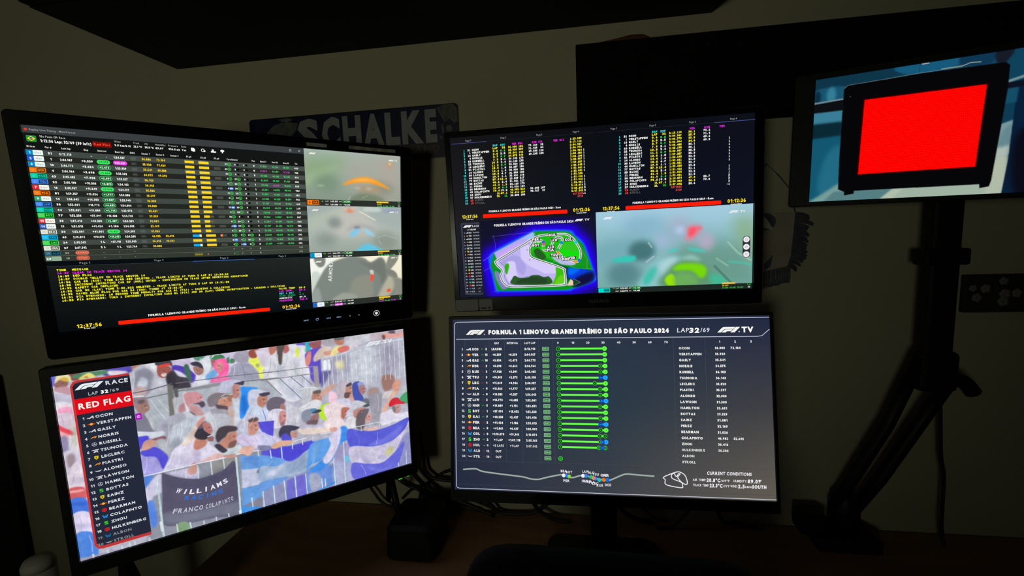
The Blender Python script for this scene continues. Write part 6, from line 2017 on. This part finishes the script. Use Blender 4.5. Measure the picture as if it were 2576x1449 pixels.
cable('black cable rising to the right behind the lap chart monitor', [(-.44, .772), (-.420, .793), (-.400, .804), (-.375, .814), (-.349, .833), (-.330, .845), (-.303, .854), (-.25, .865)], .0035, .972)
cable('short black cable dropping straight to the desk between the lower screens', [(-.372, .835), (-.376, .814), (-.382, .793), (-.381, .770), (-.394, .7545)], .003, .935)
cable('black cable bunched under the left end of the lap chart monitor', [(-.24, .80), (-.210, .778), (-.186, .757), (-.119, .759), (-.090, .772), (-.06, .80)], .004, .957)
cable('black cable just left of the lap chart monitor stand', [(-.12, .83), (-.098, .782), (-.076, .765), (-.050, .7545), (-.02, .7545)], .005, .945)
cable('thick black cable just right of the lap chart monitor stand', [(.08, .82), (.098, .782), (.129, .762), (.165, .7565)], .005, .955)
cable('thin black cable right of the stand crossing towards the desk', [(.125, .82), (.144, .785), (.173, .760), (.20, .7545)], .003, .966)
cable('black cable slanting left under the middle of the lap chart monitor', [(.255, .82), (.229, .784), (.201, .757), (.17, .7545)], .0038, .940)
cable('black cable under the right end of the lap chart monitor', [(.295, .82), (.308, .786), (.322, .763), (.344, .766), (.366, .760), (.39, .7545)], .0045, .957)
cable('thin black lead hanging down beside the monitor arm post', [(.712, 1.41), (.716, 1.32), (.718, 1.235), (.722, 1.159), (.712, 1.089), (.716, 1.018), (.722, .946), (.730, .90), (.733, .80), (.74, .7545)], .0035, .935)

# ------------------------------------------------------------------ dark picture on the wall far right
pic = thing('wall_picture', 'dark unframed picture with pale blossoms on the wall at the right edge', 'picture', (.83, .98, 1.23))
MB().box((.765, .966, 1.232), (.905, .979, 1.307), .002).build('canvas', M_CANVAS, pic)
for x, z, r in ((.777, 1.281, .007), (.799, 1.280, .009), (.785, 1.262, .009), (.829, 1.294, .008), (.833, 1.269, .010), (.853, 1.270, .009), (.831, 1.254, .010), (.872, 1.288, .008), (.882, 1.262, .009)):
    fl = MB()
    for q in range(5):
        a = q * 1.2566 + x * 40
        cx_, cz_ = x + r * .5 * math.cos(a), z + r * .5 * math.sin(a)
        fl.loft([[Vector((cx_ + rr * math.cos(t), yy, cz_ + rr * math.sin(t))) for t in [2 * math.pi * s_ / 8 for s_ in range(8)]] for rr, yy in ((r * .55, .9659), (r * .5, .9645), (r * .2, .9640))])
    fl.build('blossom', M_ROSE, pic, True)

# ------------------------------------------------------------------ tower case and pale canister at the left edge
tow = thing('floor_cabinet', 'tall narrow navy-black cabinet standing on the floor at the left edge', 'cabinet', (-1.70, .73, 0))
MB().box((-1.81, .512, .012), (-1.598, .955, 1.089), .010).build('carcass', M_TOWER, tow)
MB().box((-1.807, .500, .02), (-1.601, .511, 1.081), .003).build('door', M_TOWER, tow)
for i in range(4):
    a, c = -1.79 + .14 * (i % 2), .56 + .32 * (i // 2)
    MB().box((a, c, 0), (a + .03, c + .03, .013)).build('rubber_foot', M_CABLE, tow)
can = thing('floor_post', 'slim pale round-topped post at the bottom left corner, beside the dark floor cabinet', 'post', (-.985, .60, 0))
MB().lathe((-.985, .60, .0), [(.09, .0002), (.09, .008), (.03, .016), (.023, .03), (.023, .845)], 24).build('shaft', M_CUP, can, True)
MB().lathe((-.985, .60, .8455), [(.0235, 0), (.0235, .010), (.019, .019), (.004, .022)], 24).build('cap', M_CUP, can, True)

# ------------------------------------------------------------------ office chair in front of the desk
ch = thing('office_chair', 'black office chair with rounded backrest, seen from behind at the bottom of the picture', 'chair', (.03, .40, 0))
bk = []
for dy, gr in ((-.022, -.012), (-.012, 0.0), (.012, 0.0), (.022, -.012)):
    prof = []
    for i in range(40):
        a = 2 * math.pi * i / 40
        c_, s_ = math.cos(a), math.sin(a)
        e = 2 / 6.0
        x = .034 + (.170 + gr) * math.copysign(abs(c_) ** e, c_)
        z = .838 + (.240 + gr) * math.copysign(abs(s_) ** e, s_)
        z -= max(0, x - .03) * .04
        x = .03 + (x - .03) * (1 + (1.08 - z) * .35)
        prof.append(Vector((x, .425 + dy + (x - .03) ** 2 * .5, z)))
    bk.append(prof)
MB().loft(bk).build('backrest', M_CHAIR, ch, True)
MB().box((-.20, .03, .44), (.26, .43, .51), .03).build('seat', M_CHAIR, ch, True)
MB().tube([(.03, .20, .43), (.03, .40, .43), (.03, .474, .50), (.03, .462, .75)], .018, 10).build('back_stem', M_METAL, ch, True)
MB().lathe((.03, .22, .09), [(.03, 0), (.03, .15), (.018, .16), (.018, .35)], 16).build('gas_column', M_METAL, ch, True)
for q in range(5):
    a = q * 1.2566 + .3
    dx, dy = math.cos(a), math.sin(a)
    MB().tube([(.03, .22, .11), (.03 + dx * .26, .22 + dy * .26, .075)], [.02, .013], 8, False).build('base_leg', M_METAL, ch, True)
    MB().tube([(.03 + dx * .26 - dy * .015, .22 + dy * .26 + dx * .015, .03), (.03 + dx * .26 + dy * .015, .22 + dy * .26 - dx * .015, .03)], .0295, 14, False).build('caster', M_CABLE, ch, True)
